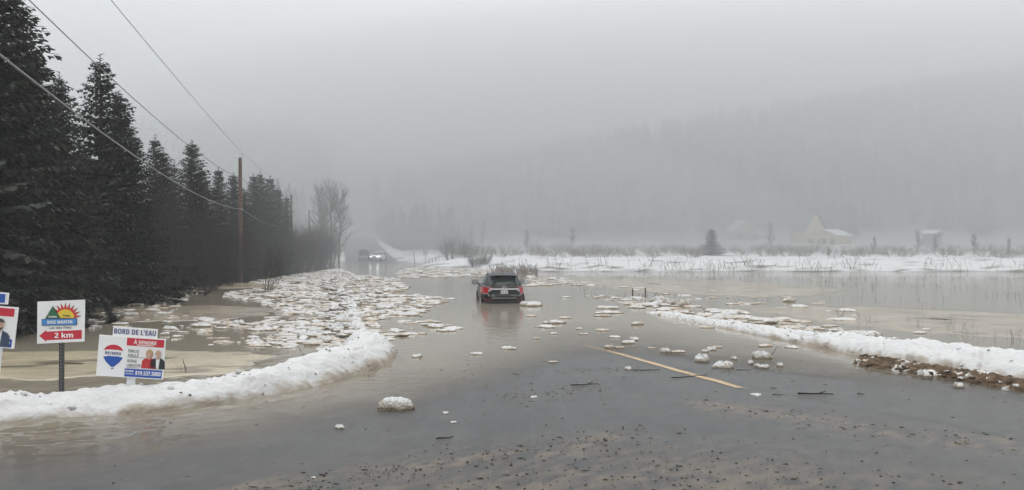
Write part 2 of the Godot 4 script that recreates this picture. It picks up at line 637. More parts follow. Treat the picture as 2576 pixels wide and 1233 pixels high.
func build_banks() -> void:
	var left := bank([[-16, 10.3, 0.66, 0.24], [-9, 10.45, 0.64, 0.24], [-6.9, 10.65, 0.62, 0.24], [-5.2, 11.25, 0.56, 0.27], [-4.35, 12.1, 0.6, 0.30], [-3.75, 13.2, 0.62, 0.34], [-3.3, 14.4, 0.66, 0.38],
		[-3.05, 15.8, 0.68, 0.42], [-3.25, 17.4, 0.6, 0.36], [-3.75, 19.2, 0.55, 0.28]], 0.08, 0.2)
	tag(obj("snow_bank", left, mats.snow), "", "", "", "structure")
	var ridge := bank([[-3.5, 18.6, 0.4, 0.12], [-4.1, 20.6, 0.3, 0.10], [-5.0, 23.8, 0.34, 0.12], [-5.7, 27.0, 0.36, 0.14], [-6.6, 31.0, 0.36, 0.12], [-7.2, 34.0, 0.3, 0.08], [-8.4, 39.0, 0.3, 0.05]], 0.8, 0.0)
	tag(obj("snow_bank", ridge, mats.snow), "", "", "", "structure")
	var right := bank([[5.0, 27.8, 0.25, 0.07], [5.5, 26.0, 0.34, 0.12], [6.15, 23.4, 0.4, 0.15], [6.95, 20.6, 0.46, 0.2], [7.75, 17.8, 0.64, 0.29], [8.5, 15.6, 0.85, 0.4], [9.3, 13.6, 0.95, 0.42], [10.2, 11.6, 1.0, 0.42], [11.6, 8.6, 1.0, 0.42], [13.5, 4.0, 1.0, 0.4]], 0.02, 0.28)
	tag(obj("snow_bank", right, mats.snow), "", "", "", "structure")
	# wet leaf litter and grit spilled out between the right bank and the asphalt
	var grit := MB.new()
	var m := 40
	for k in 220:
		var t := k / 219.0
		var inner := Vector2(lerpf(6.75, 11.3, t), lerpf(15.1, 6.8, t))
		var outer := Vector2(lerpf(7.3, 13.0, t), lerpf(15.9, 8.6, t))
		inner = inner.lerp(outer, -0.02 + 0.35 * maxf(0.0, n2.get_noise_2d(t * 14.0, 4.0)))
		for i in m:
			var s := i / (m - 1.0)
			var p := inner.lerp(outer, s)
			var lumps := n3.get_noise_2d(p.x * 3.2, p.y * 3.2)
			var y := maxf(road_y(p.x, p.y), -0.02) + 0.015 + sin(s * PI) * 0.05 + s * 0.06 + (absf(lumps) * 0.10 + maxf(0.0, n2.get_noise_2d(p.x * 4.0, p.y * 4.0)) * 0.10) * sin(minf(1.0, s + 0.15) * PI) - (0.08 if s < 0.02 or t < 0.01 else 0.0)
			var col := Color(0.055, 0.038, 0.026).lerp(Color(0.12, 0.085, 0.055), clampf(0.5 + lumps, 0.0, 1.0))
			col = col.lerp(Color(0.55, 0.54, 0.52), smoothstep(0.22, 0.4, n2.get_noise_2d(p.x * 3.0 + 7.0, p.y * 3.0) + 0.25 * n3.get_noise_2d(p.x * 4.0, p.y * 4.0)) * 0.9)
			grit.add(Vector3(p.x, y, -p.y), col)
		if k:
			for i in m - 1:
				grit.link((k - 1) * m + i, (k - 1) * m + i + 1, k * m + i + 1, k * m + i)
	var clods := []
	for k in 6:
		var c := floe_shape(500 + k, 7, 0.5, 0.5, 0.0)
		for i in c.c.size():
			c.c[i] = [Color(0.05, 0.034, 0.022), Color(0.10, 0.07, 0.045), Color(0.07, 0.05, 0.034), Color(0.035, 0.025, 0.018), Color(0.13, 0.095, 0.06), Color(0.46, 0.45, 0.43)][k]
		clods.append(c)
	for k in 1500:
		var t := rng.randf()
		var q := Vector2(lerpf(6.75, 11.3, t), lerpf(15.1, 6.8, t)).lerp(Vector2(lerpf(7.4, 13.1, t), lerpf(16.0, 8.7, t)), pow(rng.randf(), 0.8) * 1.05)
		var size := rng.randf_range(0.03, 0.11)
		grit.join(clods[rng.randi() % 6], Transform3D(Basis(Vector3.UP, rng.randf() * TAU).scaled(Vector3(size * rng.randf_range(1.0, 2.2), size * 0.7, size)), Vector3(q.x, maxf(road_y(q.x, q.y), -0.02) + 0.03 + 0.06 * rng.randf(), -q.y)))
	tag(obj("leaf_litter", grit, mats.earth), "brown wet leaf litter and grit along the foot of the right snow bank", "leaf litter", "", "stuff")


# ---------------------------------------------------------------- ice
func floe_shape(sd: int, n: int, high: float, lumps: float, dirty: float, coarse := false) -> MB:
	# about 1 m across; the underside sits below the water; snow on top, stained ice round the rim
	var r := RandomNumberGenerator.new()
	r.seed = sd
	var b := MB.new()
	var rad := []
	var ph := r.randf() * TAU
	for k in n:
		var a := TAU * k / n
		rad.append(0.5 * (0.82 + 0.16 * sin(2.0 * a + ph) + 0.11 * sin(3.0 * a + ph * 2.0) + r.randf_range(-0.17, 0.17)))
	var rings := [[1.0, -0.05], [1.04, 0.16], [1.0, 0.5], [0.88, 0.84], [0.62, 1.0], [0.3, 1.03]]
	if coarse:
		rings = [[1.0, -0.05], [1.03, 0.3], [0.9, 0.85], [0.5, 1.0]]
	for j in rings.size():
		for k in n:
			var a := TAU * k / n
			var q: float = rad[k] * rings[j][0] * (1.0 + (r.randf_range(-0.10, 0.10) if j > 0 else 0.0))
			var y: float = high * rings[j][1]
			if j > 1:
				y *= 1.0 + lumps * (sin(a * 2.0 + ph * 3.0) * 0.25 + r.randf_range(-0.75, 0.9))
			if j == 0:
				y = -0.06
			var g := r.randf_range(0.39, 0.5)
			var col := Color(g, g, g)
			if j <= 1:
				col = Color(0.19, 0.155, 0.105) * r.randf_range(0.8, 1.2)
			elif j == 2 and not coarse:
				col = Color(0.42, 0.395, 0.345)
			if r.randf() < dirty and j > 1:
				col = Color(0.33, 0.27, 0.2)
			b.add(Vector3(cos(a) * q, y, sin(a) * q), col)
	for j in rings.size() - 1:
		for k in n:
			var k2 := (k + 1) % n
			b.link(j * n + k, j * n + k2, (j + 1) * n + k2, (j + 1) * n + k)
	var top := b.add(Vector3(0, high * (1.0 + lumps * 0.3), 0), Color(0.5, 0.5, 0.5))
	for k in n:
		b.ix.append((rings.size() - 1) * n + k)
		b.ix.append((rings.size() - 1) * n + (k + 1) % n)
		b.ix.append(top)
	return b


func inside(p: Vector2, poly: Array) -> bool:
	var flat := PackedVector2Array()
	for k in poly:
		flat.append(k)
	return Geometry2D.is_point_in_polygon(p, flat)


func level_at(x: float, d: float) -> float:
	return maxf(0.0, road_y(x, d)) if d < 24.0 and x > -6.0 and x < 14.0 else 0.0


func build_ice() -> void:
	var flat_kind := []       # snow-covered plates
	for k in 8:
		flat_kind.append(floe_shape(100 + k, 21, 0.065, 0.6, 0.06))
	var lump_kind := []       # thicker, lumpy blocks
	for k in 6:
		lump_kind.append(floe_shape(200 + k, 20, 0.27, 0.45, 0.03))
	var brown_kind := []      # low stained pieces, awash
	for k in 3:
		brown_kind.append(floe_shape(300 + k, 14, 0.055, 0.4, 0.7))
	var dirty_kind := []      # lumpy and streaked with soil
	for k in 3:
		dirty_kind.append(floe_shape(350 + k, 20, 0.27, 0.5, 0.45))
	var slab_kind := [floe_shape(990, 30, 0.15, 0.1, 0.02)]
	# plainer shapes for the many small pieces
	var small_flat := []
	var small_lump := []
	var small_brown := []
	for k in 8:
		small_flat.append(floe_shape(600 + k, 9, 0.06, 0.6, 0.05, true))
		small_lump.append(floe_shape(700 + k, 9, 0.24, 0.5, 0.03, true))
		small_brown.append(floe_shape(800 + k, 9, 0.05, 0.5, 0.75, true))
	var ready := {}
	for kind in [flat_kind, lump_kind, brown_kind, dirty_kind, slab_kind]:
		for k in kind:
			ready[k] = k.mesh()

	# single floes that the photograph shows apart: [sketch x, y, width, kind, height scale, label]
	var lone := [
		[991, 1034, 96, 4, 1.0, "largest oblong ice block with snowy top, lying alone in the shallow water in front"],
		[853, 1079, 26, 1, 0.75, "small pale ice lump nearest the running water, left of the large oblong block"],
		[1047, 899, 30, 1, 0.5, "low ice lump just right of the rounded end of the left snow bank"],
		[1197, 893, 32, 0, 0.9, "flat little ice floe in front of the stranded car, left one of two"],
		[1280, 879, 46, 0, 0.8, "thin wide ice floe in front of the stranded car, right one of two"],
		[1350, 853, 20, 2, 1.0, "tiny brownish ice scrap behind the wide floe in front of the car"],
		[1337, 771, 66, 1, 0.5, "snow-lumped ice floe touching the rear right corner of the stranded car"],
		[1336, 797, 32, 2, 1.0, "thin dark-rimmed floe just below the stranded car's bumper"],
		[1422, 802, 34, 2, 1.1, "thin brown-edged floe right of the stranded car's reflection"],
		[1395, 815, 56, 0, 1.1, "snowy floe with two humps in the middle of the flooded lane"],
		[1375, 825, 60, 0, 0.8, "long flat floe just in front of the two-humped floe"],
		[1393, 841, 22, 0, 0.9, "small round floe in front of the long flat floe in the flooded lane"],
		[1458, 829, 20, 0, 0.9, "small white floe with a hump, right of the floe group in mid lane"],
		[1472, 842, 24, 2, 0.7, "faint sunken brown floe left of the yellow line's far end"],
		[1516, 833, 40, 2, 0.9, "low brown-and-white floe beyond the far end of the yellow line"],
		[1607, 818, 40, 2, 1.5, "brown-topped pointed floe floating alone right of mid lane"],
		[1530, 778, 64, 0, 1.2, "stacked snowy floe, far one of the stack in the flooded road"],
		[1532, 790, 74, 0, 0.9, "stacked snowy floe, middle one of the stack in the flooded road"],
		[1522, 797, 44, 2, 0.9, "stacked brown-rimmed floe, near one of the stack in the flooded road"],
		[1424, 749, 26, 0, 0.8, "small thin floe at the left end of the floe line behind the stack"],
		[1546, 850, 30, 0, 0.8, "pale half-sunken floe with a twig beyond the yellow line"],
		[1597, 856, 28, 1, 0.55, "white ice lump, upper of a touching pair past the yellow line"],
		[1584, 865, 38, 0, 1.2, "white wedge-shaped floe, lower of a touching pair past the yellow line"],
		[1535, 876, 26, 2, 1.6, "brown pyramid-shaped ice piece at the far tip of the yellow line"],
		[1561, 876, 26, 2, 0.8, "flat brown ice piece just right of the yellow line's far tip"],
		[1641, 877, 22, 2, 0.6, "nearly sunken pale floe beside the white lump right of the line"],
		[1675, 888, 26, 1, 0.95, "white ice lump standing on the wet road right of the yellow line"],
		[1710, 887, 44, 2, 0.6, "string of sunken pale ice just right of the white lump by the line"],
		[1776, 886, 22, 0, 1.0, "low cream floe left of its snowier partner in the shallow water"],
		[1790, 882, 28, 0, 1.4, "snowy floe right of its cream partner in the shallow water"],
		[1808, 875, 28, 2, 0.8, "thin brown floe just beyond the snowy floe pair"],
		[1768, 913, 40, 1, 1.05, "big round white ice lump right of the middle of the yellow line"],
		[1825, 929, 50, 1, 0.75, "two-humped white ice lump nearest the yellow line's near half"],
		[1918, 904, 42, 1, 0.95, "big round white ice lump with a twig sticking out of it"],
		[1889, 917, 20, 1, 1.1, "small white ice lump, left of three in a row"],
		[1907, 923, 19, 1, 0.8, "small white ice lump, middle of three in a row"],
		[1925, 927, 24, 1, 0.8, "small white ice lump, right of three in a row"],
		[1964, 922, 20, 0, 1.5, "low white ice lump standing farthest right on the wet road"],
		[1848, 905, 16, 1, 1.1, "very small white ice lump between the two big round ones"],
		[1581, 932, 22, 1, 0.95, "small white ice lump on the wet road left of the yellow line"],
		[1905, 999, 34, 1, 0.5, "crumbled heap of slushy ice beyond the near end of the yellow line"],
		[1393, 912, 26, 2, 0.6, "thin grey slush scrap left of the yellow line's far tip"],
		[2329, 949, 34, 1, 1.0, "white ice chunk resting on the brown leaf litter, larger of two"],
		[2417, 975, 27, 1, 0.95, "white ice chunk at the lower edge of the brown leaf litter"],
		[1120, 1041, 20, 1, 0.5, "grey slush crumb right of the large oblong block"],
		[1141, 1065, 17, 1, 0.6, "pale ice crumb among the dark pebbles, right of the grey crumb"],
		[1343, 1003, 18, 1, 0.75, "pale ice crumb at the far edge of the pebble field"],
		[788, 1204, 15, 1, 0.6, "white ice crumb in the near left, alone on the wet asphalt"],
		[1780, 826, 44, 2, 0.8, "thin brown floe beside the far end of the right snow bank"],
		[1930, 873, 44, 2, 0.9, "low brown floe in the shallows before the right snow bank, left one"],
		[1995, 876, 40, 0, 0.7, "faint cream floe in the shallows before the right snow bank, right one"],
		[2121, 808, 74, 0, 0.9, "long straight white ice strip floating out on the flooded field"],
		[2334, 832, 22, 1, 0.6, "white ice lump among weeds at the edge of the flooded field"],
		[2319, 840, 34, 0, 0.9, "flat ice floe just before the lump among weeds on the flooded field"],
		[2115, 793, 12, 1, 1.0, "small white ice lump on open flood water, left of a pair"],
		[2150, 797, 15, 1, 0.7, "small white ice lump on open flood water, right of a pair"],
		[1690, 768, 42, 3, 0.8, "dirty brown-streaked ice hummock at the far end of the right bank"],
		[1722, 771, 36, 3, 0.9, "second dirty ice hummock, darker, right of the brown-streaked one"],
		[1640, 771, 60, 0, 1.7, "thick snowy floe left of the dirty ice hummocks"],
		[1602, 776, 44, 0, 1.2, "snowy floe at the left end of the line leading to the dirty hummocks"],
		[1690, 795, 66, 0, 1.4, "pointed snowy floe aground before the dirty ice hummocks"],
		[815, 862, 48, 1, 0.7, "pointed white ice hump at the near edge of the jam"],
		[640, 865, 36, 1, 0.7, "small rounded white ice hump at the near left edge of the jam"],
		[810, 888, 36, 1, 0.85, "white ice peak leaning on the back of the left snow bank"],
		[753, 938, 14, 1, 0.7, "tiny white ice crumb behind the left snow bank"],
		[676, 825, 38, 1, 0.7, "double white ice hump standing apart left of the jam"],
		[597, 818, 36, 1, 0.7, "low white ice hump between the signs and the jam"],
	]
	for f in lone:
		var p := spot(f[0], f[1])
		var h := level_at(p.x, -p.z)
		if h > 0.005:
			p = spot(f[0], f[1], h)
		var w: float = f[2] / F * -p.z
		var kinds: Array = [flat_kind, lump_kind, brown_kind, dirty_kind, slab_kind][f[3]]
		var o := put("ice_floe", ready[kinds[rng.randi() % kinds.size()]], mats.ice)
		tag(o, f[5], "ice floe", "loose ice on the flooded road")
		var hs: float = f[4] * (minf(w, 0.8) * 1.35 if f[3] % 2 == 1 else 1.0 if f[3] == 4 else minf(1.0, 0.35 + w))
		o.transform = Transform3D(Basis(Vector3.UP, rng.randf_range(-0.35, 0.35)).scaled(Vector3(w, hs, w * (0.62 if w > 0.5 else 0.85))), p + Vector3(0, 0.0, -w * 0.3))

	# the jam: [outline on the sketch, floes per square metre, smallest, largest, label, where]
	var zones := [
		[[[620, 712], [740, 690], [850, 676], [898, 690], [1000, 702], [1030, 720], [1000, 740], [1145, 752], [1080, 775], [1060, 795], [1160, 828], [1040, 852], [930, 858], [880, 872], [760, 882], [640, 872], [560, 862], [640, 815], [700, 780], [640, 760], [560, 750], [570, 735], [700, 722]],
			15.0, 0.10, 0.62, "ice floes of the jam along the left road edge", "ice jam"],
		[[[872, 852], [900, 838], [880, 800], [905, 770], [862, 735], [838, 705], [812, 712], [828, 745], [842, 775], [822, 800], [838, 850]], 10.0, 0.16, 0.6, "ice heaped on the rubble ridge", "ice rubble ridge"],
		[[[230, 805], [330, 762], [440, 713], [560, 712], [480, 745], [430, 790], [560, 805], [640, 815], [560, 872], [430, 870], [412, 880], [400, 830], [230, 830]],
			3.6, 0.12, 0.7, "loose floes between the spruces and the jam", "loose ice left of the jam"],
		[[[1040, 671], [1240, 674], [1290, 698], [1240, 697], [1010, 700], [990, 691], [1015, 680]], 1.7, 0.25, 1.6, "floes on the road beyond the stranded car", "ice past the car"],
		[[[1325, 694], [1420, 700], [1450, 712], [1400, 718], [1330, 720]], 1.8, 0.3, 1.2, "floes beside the reeds", "ice by the reeds"],
		[[[1440, 744], [1520, 744], [1620, 752], [1760, 770], [1950, 800], [2120, 822], [2240, 858], [2100, 846], [1900, 815], [1700, 790], [1590, 768]], 5.0, 0.12, 0.8, "dirty floes by the right snow bank", "ice by the right bank"],
		[[[1330, 702], [1700, 716], [1960, 745], [2220, 776], [2060, 792], [1760, 762], [1560, 735]], 0.3, 0.2, 0.9, "floes scattered on the flooded field", "ice on the flooded field"],
		[[[2060, 815], [2260, 850], [2576, 890], [2576, 905], [2300, 868], [2120, 836]], 9.0, 0.07, 0.3, "slush pieces behind the right snow bank", "slush behind the right snow bank"],
		[[[1180, 676], [1330, 686], [1500, 690], [1330, 700]], 0.12, 0.7, 1.6, "floes near the far shore", "ice near the far shore reeds"],
	]
	var all := []
	for z in zones:
		var outline := []
		for k in z[0]:
			outline.append(Vector2(k[0], k[1]))
		var lo := Vector2(1e9, 1e9)
		var hi := Vector2(-1e9, -1e9)
		for k in outline:
			var w := spot(k.x, k.y)
			lo = lo.min(Vector2(w.x, -w.z))
			hi = hi.max(Vector2(w.x, -w.z))
		var count := int((hi.x - lo.x) * (hi.y - lo.y) * z[1])
		for k in count:
			var x := rng.randf_range(lo.x, hi.x)
			var d := rng.randf_range(lo.y, hi.y)
			var size: float = lerpf(z[2], z[3], pow(rng.randf(), 2.1))
			var lump := rng.randf() < (0.6 if z[1] == 10.0 else 0.08)
			var kd := rng.randi() % (6 if lump else 8)
			var hs := rng.randf_range(0.45, 1.15) * (minf(0.7, size) if lump else minf(1.1, 0.3 + size))
			var brown := rng.randf() < (0.08 if z[1] == 10.0 else 0.5)
			if not inside(sketch(x, d), outline):
				continue
			var shade := n1.get_noise_2d(x * 2.2, d * 1.4)
			if z[1] > 14.0 and shade < -0.22 and rng.randf() < 0.85:
				continue
			var px := size / d
			var mb: MB = brown_kind[kd % 3] if brown else lump_kind[kd] if lump else flat_kind[kd]
			var stretch := rng.randf_range(0.6, 1.0)
			var yy := n2.get_noise_2d(x, d) * 0.03 + (rng.randf_range(0.0, 0.14) if z[1] == 10.0 else 0.0)
			var t := Transform3D(Basis(Vector3.UP, rng.randf() * TAU).scaled(Vector3(size, hs, size * stretch)), Vector3(x, yy, -d))
			if z[1] > 1.9 and rng.randf() < 0.3:
				t = Transform3D(Basis(Vector3(1, 0, 0), rng.randf_range(-0.25, 0.3)) * t.basis, t.origin)
			var plain: MB = small_brown[kd] if brown else small_lump[kd] if lump else small_flat[kd]
			var what := "brown-stained flat floe" if brown else "lumpy white ice block" if lump else "flat snow-topped floe"
			var big := "small" if size < 0.3 else "middling" if size < 0.6 else "broad"
			var ways := "nearest part" if d < 23.0 else "near half" if d < 29.0 else "middle" if d < 38.0 else "far half" if d < 60.0 else "far end"
			var flank := ""
			if z[1] == 15.0:
				flank = ", landward of the ridge" if x < -4.2 - (d - 21.0) * 0.24 - 0.6 else ", laneward of the ridge"
			elif x < tree_line(d) + 4.0:
				flank = ", under the spruces"
			all.append([px, mb, t, "%s %s, %s of %s%s" % [big, what, ways, z[5], flank], plain, z[4]])
	all.sort_custom(func(a, b): return a[0] > b[0])
	var rest := MB.new()
	for k in all.size():
		var f: Array = all[k]
		if k < 300 - lone.size():
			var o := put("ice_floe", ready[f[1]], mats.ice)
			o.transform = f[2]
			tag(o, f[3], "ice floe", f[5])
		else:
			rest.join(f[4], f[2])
	tag(obj("brash_ice", rest, mats.ice), "smaller ice pieces filling the jam and drifting over the flood", "brash ice", "", "stuff")

	# thin sheets of stained ice
	var sheets := [
		[[[-9.0, 17.3], [-6.0, 17.0], [-5.2, 16.2], [-4.9, 15.2], [-5.4, 14.1], [-6.3, 13.5], [-7.2, 13.9], [-8.2, 13.35], [-9.6, 13.6], [-13, 13.3], [-14.5, 15.0], [-13.0, 17.2], [-11, 17.0]], Color(0.36, 0.315, 0.225), "yellowish smooth ice sheet behind the left snow bank and signs"],
		[[[-12.5, 31.0], [-9.2, 29.5], [-8.6, 27.0], [-9.5, 24.6], [-12.0, 24.0], [-14.6, 25.5], [-15.5, 29.0]], Color(0.27, 0.225, 0.17), "brownish grey ice sheet between the spruces and the ice jam"],
		[[[2.5, 66.0], [10.0, 62.0], [17.0, 52.0], [19.0, 43.0], [14.0, 36.5], [9.5, 37.5], [6.0, 43.0], [3.6, 50.0], [1.8, 57.0]], Color(0.265, 0.232, 0.175), "large beige slush sheet on the flooded field right of the road"],
		[[[12.0, 31.0], [17.0, 28.0], [20.0, 24.0], [19.5, 20.0], [13.5, 19.5], [11.0, 21.5], [9.5, 25.0], [9.0, 29.0]], Color(0.25, 0.215, 0.16), "brownish slush sheet behind the right snow bank"],
		[[[-18.5, 51.0], [-14.5, 50.0], [-14.0, 46.5], [-17.0, 44.5], [-20.0, 47.0]], Color(0.40, 0.34, 0.25), "pale brown ice patch at the foot of the nearest pole"],
	]
	for s in sheets:
		var b := MB.new()
		var mid := Vector2.ZERO
		for k in s[0]:
			mid += Vector2(k[0], k[1]) / s[0].size()
		var ring := []
		for k in s[0].size():
			var p0 := Vector2(s[0][k][0], s[0][k][1])
			var p1 := Vector2(s[0][(k + 1) % s[0].size()][0], s[0][(k + 1) % s[0].size()][1])
			for i in 8:
				var p := p0.lerp(p1, i / 8.0)
				ring.append(mid + (p - mid) * (1.0 + 0.13 * n2.get_noise_2d(p.x * 0.9, p.y * 0.9) + 0.05 * n3.get_noise_2d(p.x, p.y)))
		var n := ring.size()
		for j in 22:
			for k in n:
				var q: Vector2 = mid.lerp(ring[k], 1.02 if j == 0 else 1.0 - (j - 1) / 21.0)
				var f := 1.0 + 0.3 * n1.get_noise_2d(q.x * 2.0, q.y * 5.0) + 0.2 * n2.get_noise_2d(q.x * 1.5, q.y * 3.0) - 0.5 * smoothstep(0.22, 0.42, n2.get_noise_2d(q.x * 0.7 + 30.0, q.y * 1.6))
				var col: Color = s[1] * f
				if j < 2:
					col = col * 0.7
				b.add(Vector3(q.x, -0.02 if j == 0 else 0.014 + 0.006 * n2.get_noise_2d(q.x, q.y), -q.y), Color(col.r, col.g, col.b))
		for j in 21:
			for k in n:
				b.link(j * n + k, j * n + (k + 1) % n, (j + 1) * n + (k + 1) % n, (j + 1) * n + k)
		tag(obj("ice_sheet", b, mats.wet_ice), s[2], "ice sheet")


func build_debris() -> void:
	# pebbles and bits of bark left on the asphalt
	var kinds := []
	for k in 6:
		var b := MB.new()
		var col: Color = [Color(0.022, 0.02, 0.019), Color(0.03, 0.026, 0.023), Color(0.04, 0.033, 0.027), Color(0.07, 0.055, 0.042), Color(0.12, 0.10, 0.08), Color(0.025, 0.021, 0.019)][k]
		for i in 5:
			b.add(Vector3(cos(i * TAU / 5.0) * rng.randf_range(0.38, 0.58), rng.randf_range(-0.05, 0.12), sin(i * TAU / 5.0) * rng.randf_range(0.38, 0.58)), col)
		b.add(Vector3(rng.randf_range(-0.15, 0.15), 0.42, rng.randf_range(-0.15, 0.15)), col)
		for i in 5:
			b.ix.append_array(PackedInt32Array([i, (i + 1) % 5, 5]))
		kinds.append(b)
	var dirt := MB.new()
	var placed := 0
	for k in 70000:
		var x := rng.randf_range(-4.6, 8.0)
		var d := rng.randf_range(5.2, 16.0)
		var w := 0.02
		var line1 := 7.75 + 0.42 * (x + 0.6)
		if x < 1.6:
			w += 0.75 * exp(-pow((d - line1) / 0.35, 2.0))
		w += 0.42 * smoothstep(2.9, 0.6, Vector2((x - 0.8) * 0.7, d - 6.0).length())
		w += 0.4 * exp(-pow((x - 0.6) / 0.9, 2.0) - pow((d - 11.3 - x * 0.5) / 0.7, 2.0))
		w += 0.5 * exp(-pow((x - 1.4) / 0.7, 2.0) - pow((d - 14.0 - x * 0.2) / 0.22, 2.0))
		w += 0.3 * exp(-pow((x - 4.0) / 2.2, 2.0) - pow((d - 14.0) / 0.35, 2.0))
		w += 0.25 * exp(-pow((d - (9.6 - 0.75 * (x - 3.6))) / 0.6, 2.0)) * smoothstep(2.0, 3.0, x)
		if rng.randf() > w * 0.5:
			continue
		var y := maxf(road_y(x, d), 0.0)
		var size := lerpf(0.008, 0.038, pow(rng.randf(), 2.4))
		var long := rng.randf_range(1.0, 3.0) if rng.randf() < 0.3 else 1.0
		dirt.join(kinds[k % 6], Transform3D(Basis(Vector3.UP, rng.randf() * TAU).scaled(Vector3(size * long, size * 0.8, size)), Vector3(x, y + size * 0.04, -d)))
		placed += 1
	tag(obj("pebbles", dirt, mats.stone), "dark pebbles and bark crumbs strewn over the wet asphalt", "pebbles", "", "stuff")
	# sticks: [from x, y, to x, y on the sketch, thickness, label]
	var sticks := [
		[1438, 967, 1505, 966, 0.016, "straight dark stick lying left of the yellow line"],
		[1688, 950, 1773, 940, 0.014, "thin stick lying across the yellow line"],
		[1592, 928, 1660, 925, 0.014, "crooked dark twig ending at the yellow line, beside a small ice lump"],
		[2007, 990, 2095, 987, 0.022, "thickest dark stick lying on the wet asphalt at right"],
		[2157, 981, 2174, 983, 0.012, "short stub of stick right of the thickest stick"],
		[1939, 973, 1956, 974, 0.010, "short thin stick between the slush heap and the thickest stick"],
		[1942, 995, 1971, 996, 0.010, "thin stick just left of the thickest stick"],
		[1098, 1102, 1140, 1098, 0.014, "dark stick among the pebbles in the near foreground"],
		[1852, 920, 1888, 918, 0.010, "thin twig between the two big round ice lumps"],
	]
	for s in sticks:
		var b := MB.new()
		var p := spot(s[0], s[1], 0.1)
		var q := spot(s[2], s[3], 0.1)
		var pts := []
		var rad := []
		for k in 6:
			var m := p.lerp(q, k / 5.0)
			m.y = maxf(road_y(m.x, -m.z), 0.0) + s[4] * 0.8
			m += Vector3(0, 0, rng.randf_range(-0.02, 0.02) * (1.0 + 2.0 * float(s[4] == 0.014)))
			pts.append(m)
			rad.append(s[4] * 0.62 * lerpf(1.0, 0.55, k / 5.0))
		b.tube(pts, rad, 6)
		if s[4] > 0.015:
			b.tube([pts[3], pts[3] + Vector3(0.09, 0.05, 0.04)], [s[4] * 0.5, s[4] * 0.2], 5)
		tag(obj("stick", b, mats.stick), s[5], "stick", "sticks on the wet road")
	# a twig poking from the round lump
	var tw := MB.new()
	var t0 := spot(1930, 900)
	tw.tube([t0, t0 + Vector3(0.12, 0.1, 0), t0 + Vector3(0.2, 0.24, 0.02)], [0.009, 0.007, 0.004], 5)
	tag(obj("twig", tw, mats.stick), "upright twig beside the big round ice lump", "twig")


# ---------------------------------------------------------------- plants
func spruce_parts(sd: int, whorls: int, dense: int, spread: float) -> Array:
	# a spruce 10 m tall: [trunk, crown]
	var r := RandomNumberGenerator.new()
	r.seed = sd
	var trunk := MB.new()
	trunk.tube([Vector3(0, -0.3, 0), Vector3(0.04, 3, 0), Vector3(-0.03, 6.5, 0.03), Vector3(0, 9.9, 0)], [0.17, 0.13, 0.075, 0.012], 7, Color(0.06, 0.05, 0.042))
	var c := MB.new()
	for w in whorls:
		var t0 := (w + r.randf_range(-0.5, 0.5)) / whorls
		var n := dense
		var off := r.randf() * TAU
		for k in n:
			var t := clampf(t0 + r.randf_range(-0.6, 0.6) / whorls, 0.0, 1.0)
			var y := lerpf(0.3, 9.8, pow(t, 0.95))
			var a := off + TAU * k / n + r.randf_range(-0.5, 0.5)
			var reach := spread * pow(1.0 - y / 10.1, 0.66) + 0.10
			reach *= 1.0 + 0.32 * sin(a * 2.0 + sd * 1.7 + y * 0.8) * smoothstep(9.5, 6.0, y)
			var long := reach * r.randf_range(0.6, 1.12)
			if r.randf() < 0.07:
				long *= 1.3
			var dir := Vector3(cos(a), 0, sin(a))
			var side := Vector3(-dir.z, 0, dir.x)
			var droop := lerpf(0.16, -0.5, smoothstep(1.0, 9.4, y)) + r.randf_range(-0.1, 0.1)
			var segs := 2 + int(long * 4.2)
			var g := r.randf_range(0.55, 1.3)
			var tone := Color(0.022, 0.031, 0.021).lerp(Color(0.036, 0.034, 0.024), r.randf() * 0.7) * g * 0.78
			tone.a = 1.0
			for s in segs:
				var f := (s + 0.6) / segs
				var p := Vector3(0, y, 0) + dir * long * f + Vector3.UP * (-droop * long * f + 0.22 * droop * long * f * f - 0.02)
				var tw := (0.12 + 0.20 * long * (1.0 - f * 0.6) * 0.6) * r.randf_range(0.7, 1.3)
				for sg: float in [-1.0, 1.0]:
					var out: Vector3 = (dir * r.randf_range(0.55, 1.0) + side * sg * r.randf_range(0.5, 1.0) + Vector3.UP * r.randf_range(-0.85, 0.1)).normalized() * tw
					var wide: Vector3 = out.cross(Vector3.UP).normalized() * tw * 0.24
					var mid: Vector3 = p + out * 0.5 + Vector3.UP * 0.015
					c.tri(p, mid + wide, p + out, tone)
					c.tri(p, p + out, mid - wide + Vector3.DOWN * tw * 0.16, tone)
				# needles hanging under the limb
				var h := tw * r.randf_range(0.35, 0.8)
				c.tri(p - dir * tw * 0.4, p + dir * tw * 0.45, p + Vector3.DOWN * h + dir * tw * 0.1 + side * r.randf_range(-0.05, 0.05), tone)
			var tip := Vector3(0, y, 0) + dir * long * 1.06 + Vector3.UP * (-droop * long * 0.78)
			var back := tip - dir * (0.16 + 0.12 * long)
			c.tri(back + side * 0.05, tip, back - side * 0.05, tone)
	c.tube([Vector3(0, 9.5, 0), Vector3(0, 10.15, 0)], [0.03, 0.006], 4, Color(0.035, 0.04, 0.028))
	for k in 10:
		var a := k * 2.4
		var p := Vector3(0, 9.62 + 0.05 * k, 0)
		c.tri(p, p + Vector3(cos(a) * 0.16, 0.10, sin(a) * 0.16), p + Vector3(0, 0.05, 0), Color(0.035, 0.04, 0.028))
	return [trunk.mesh(), c.mesh(false)]


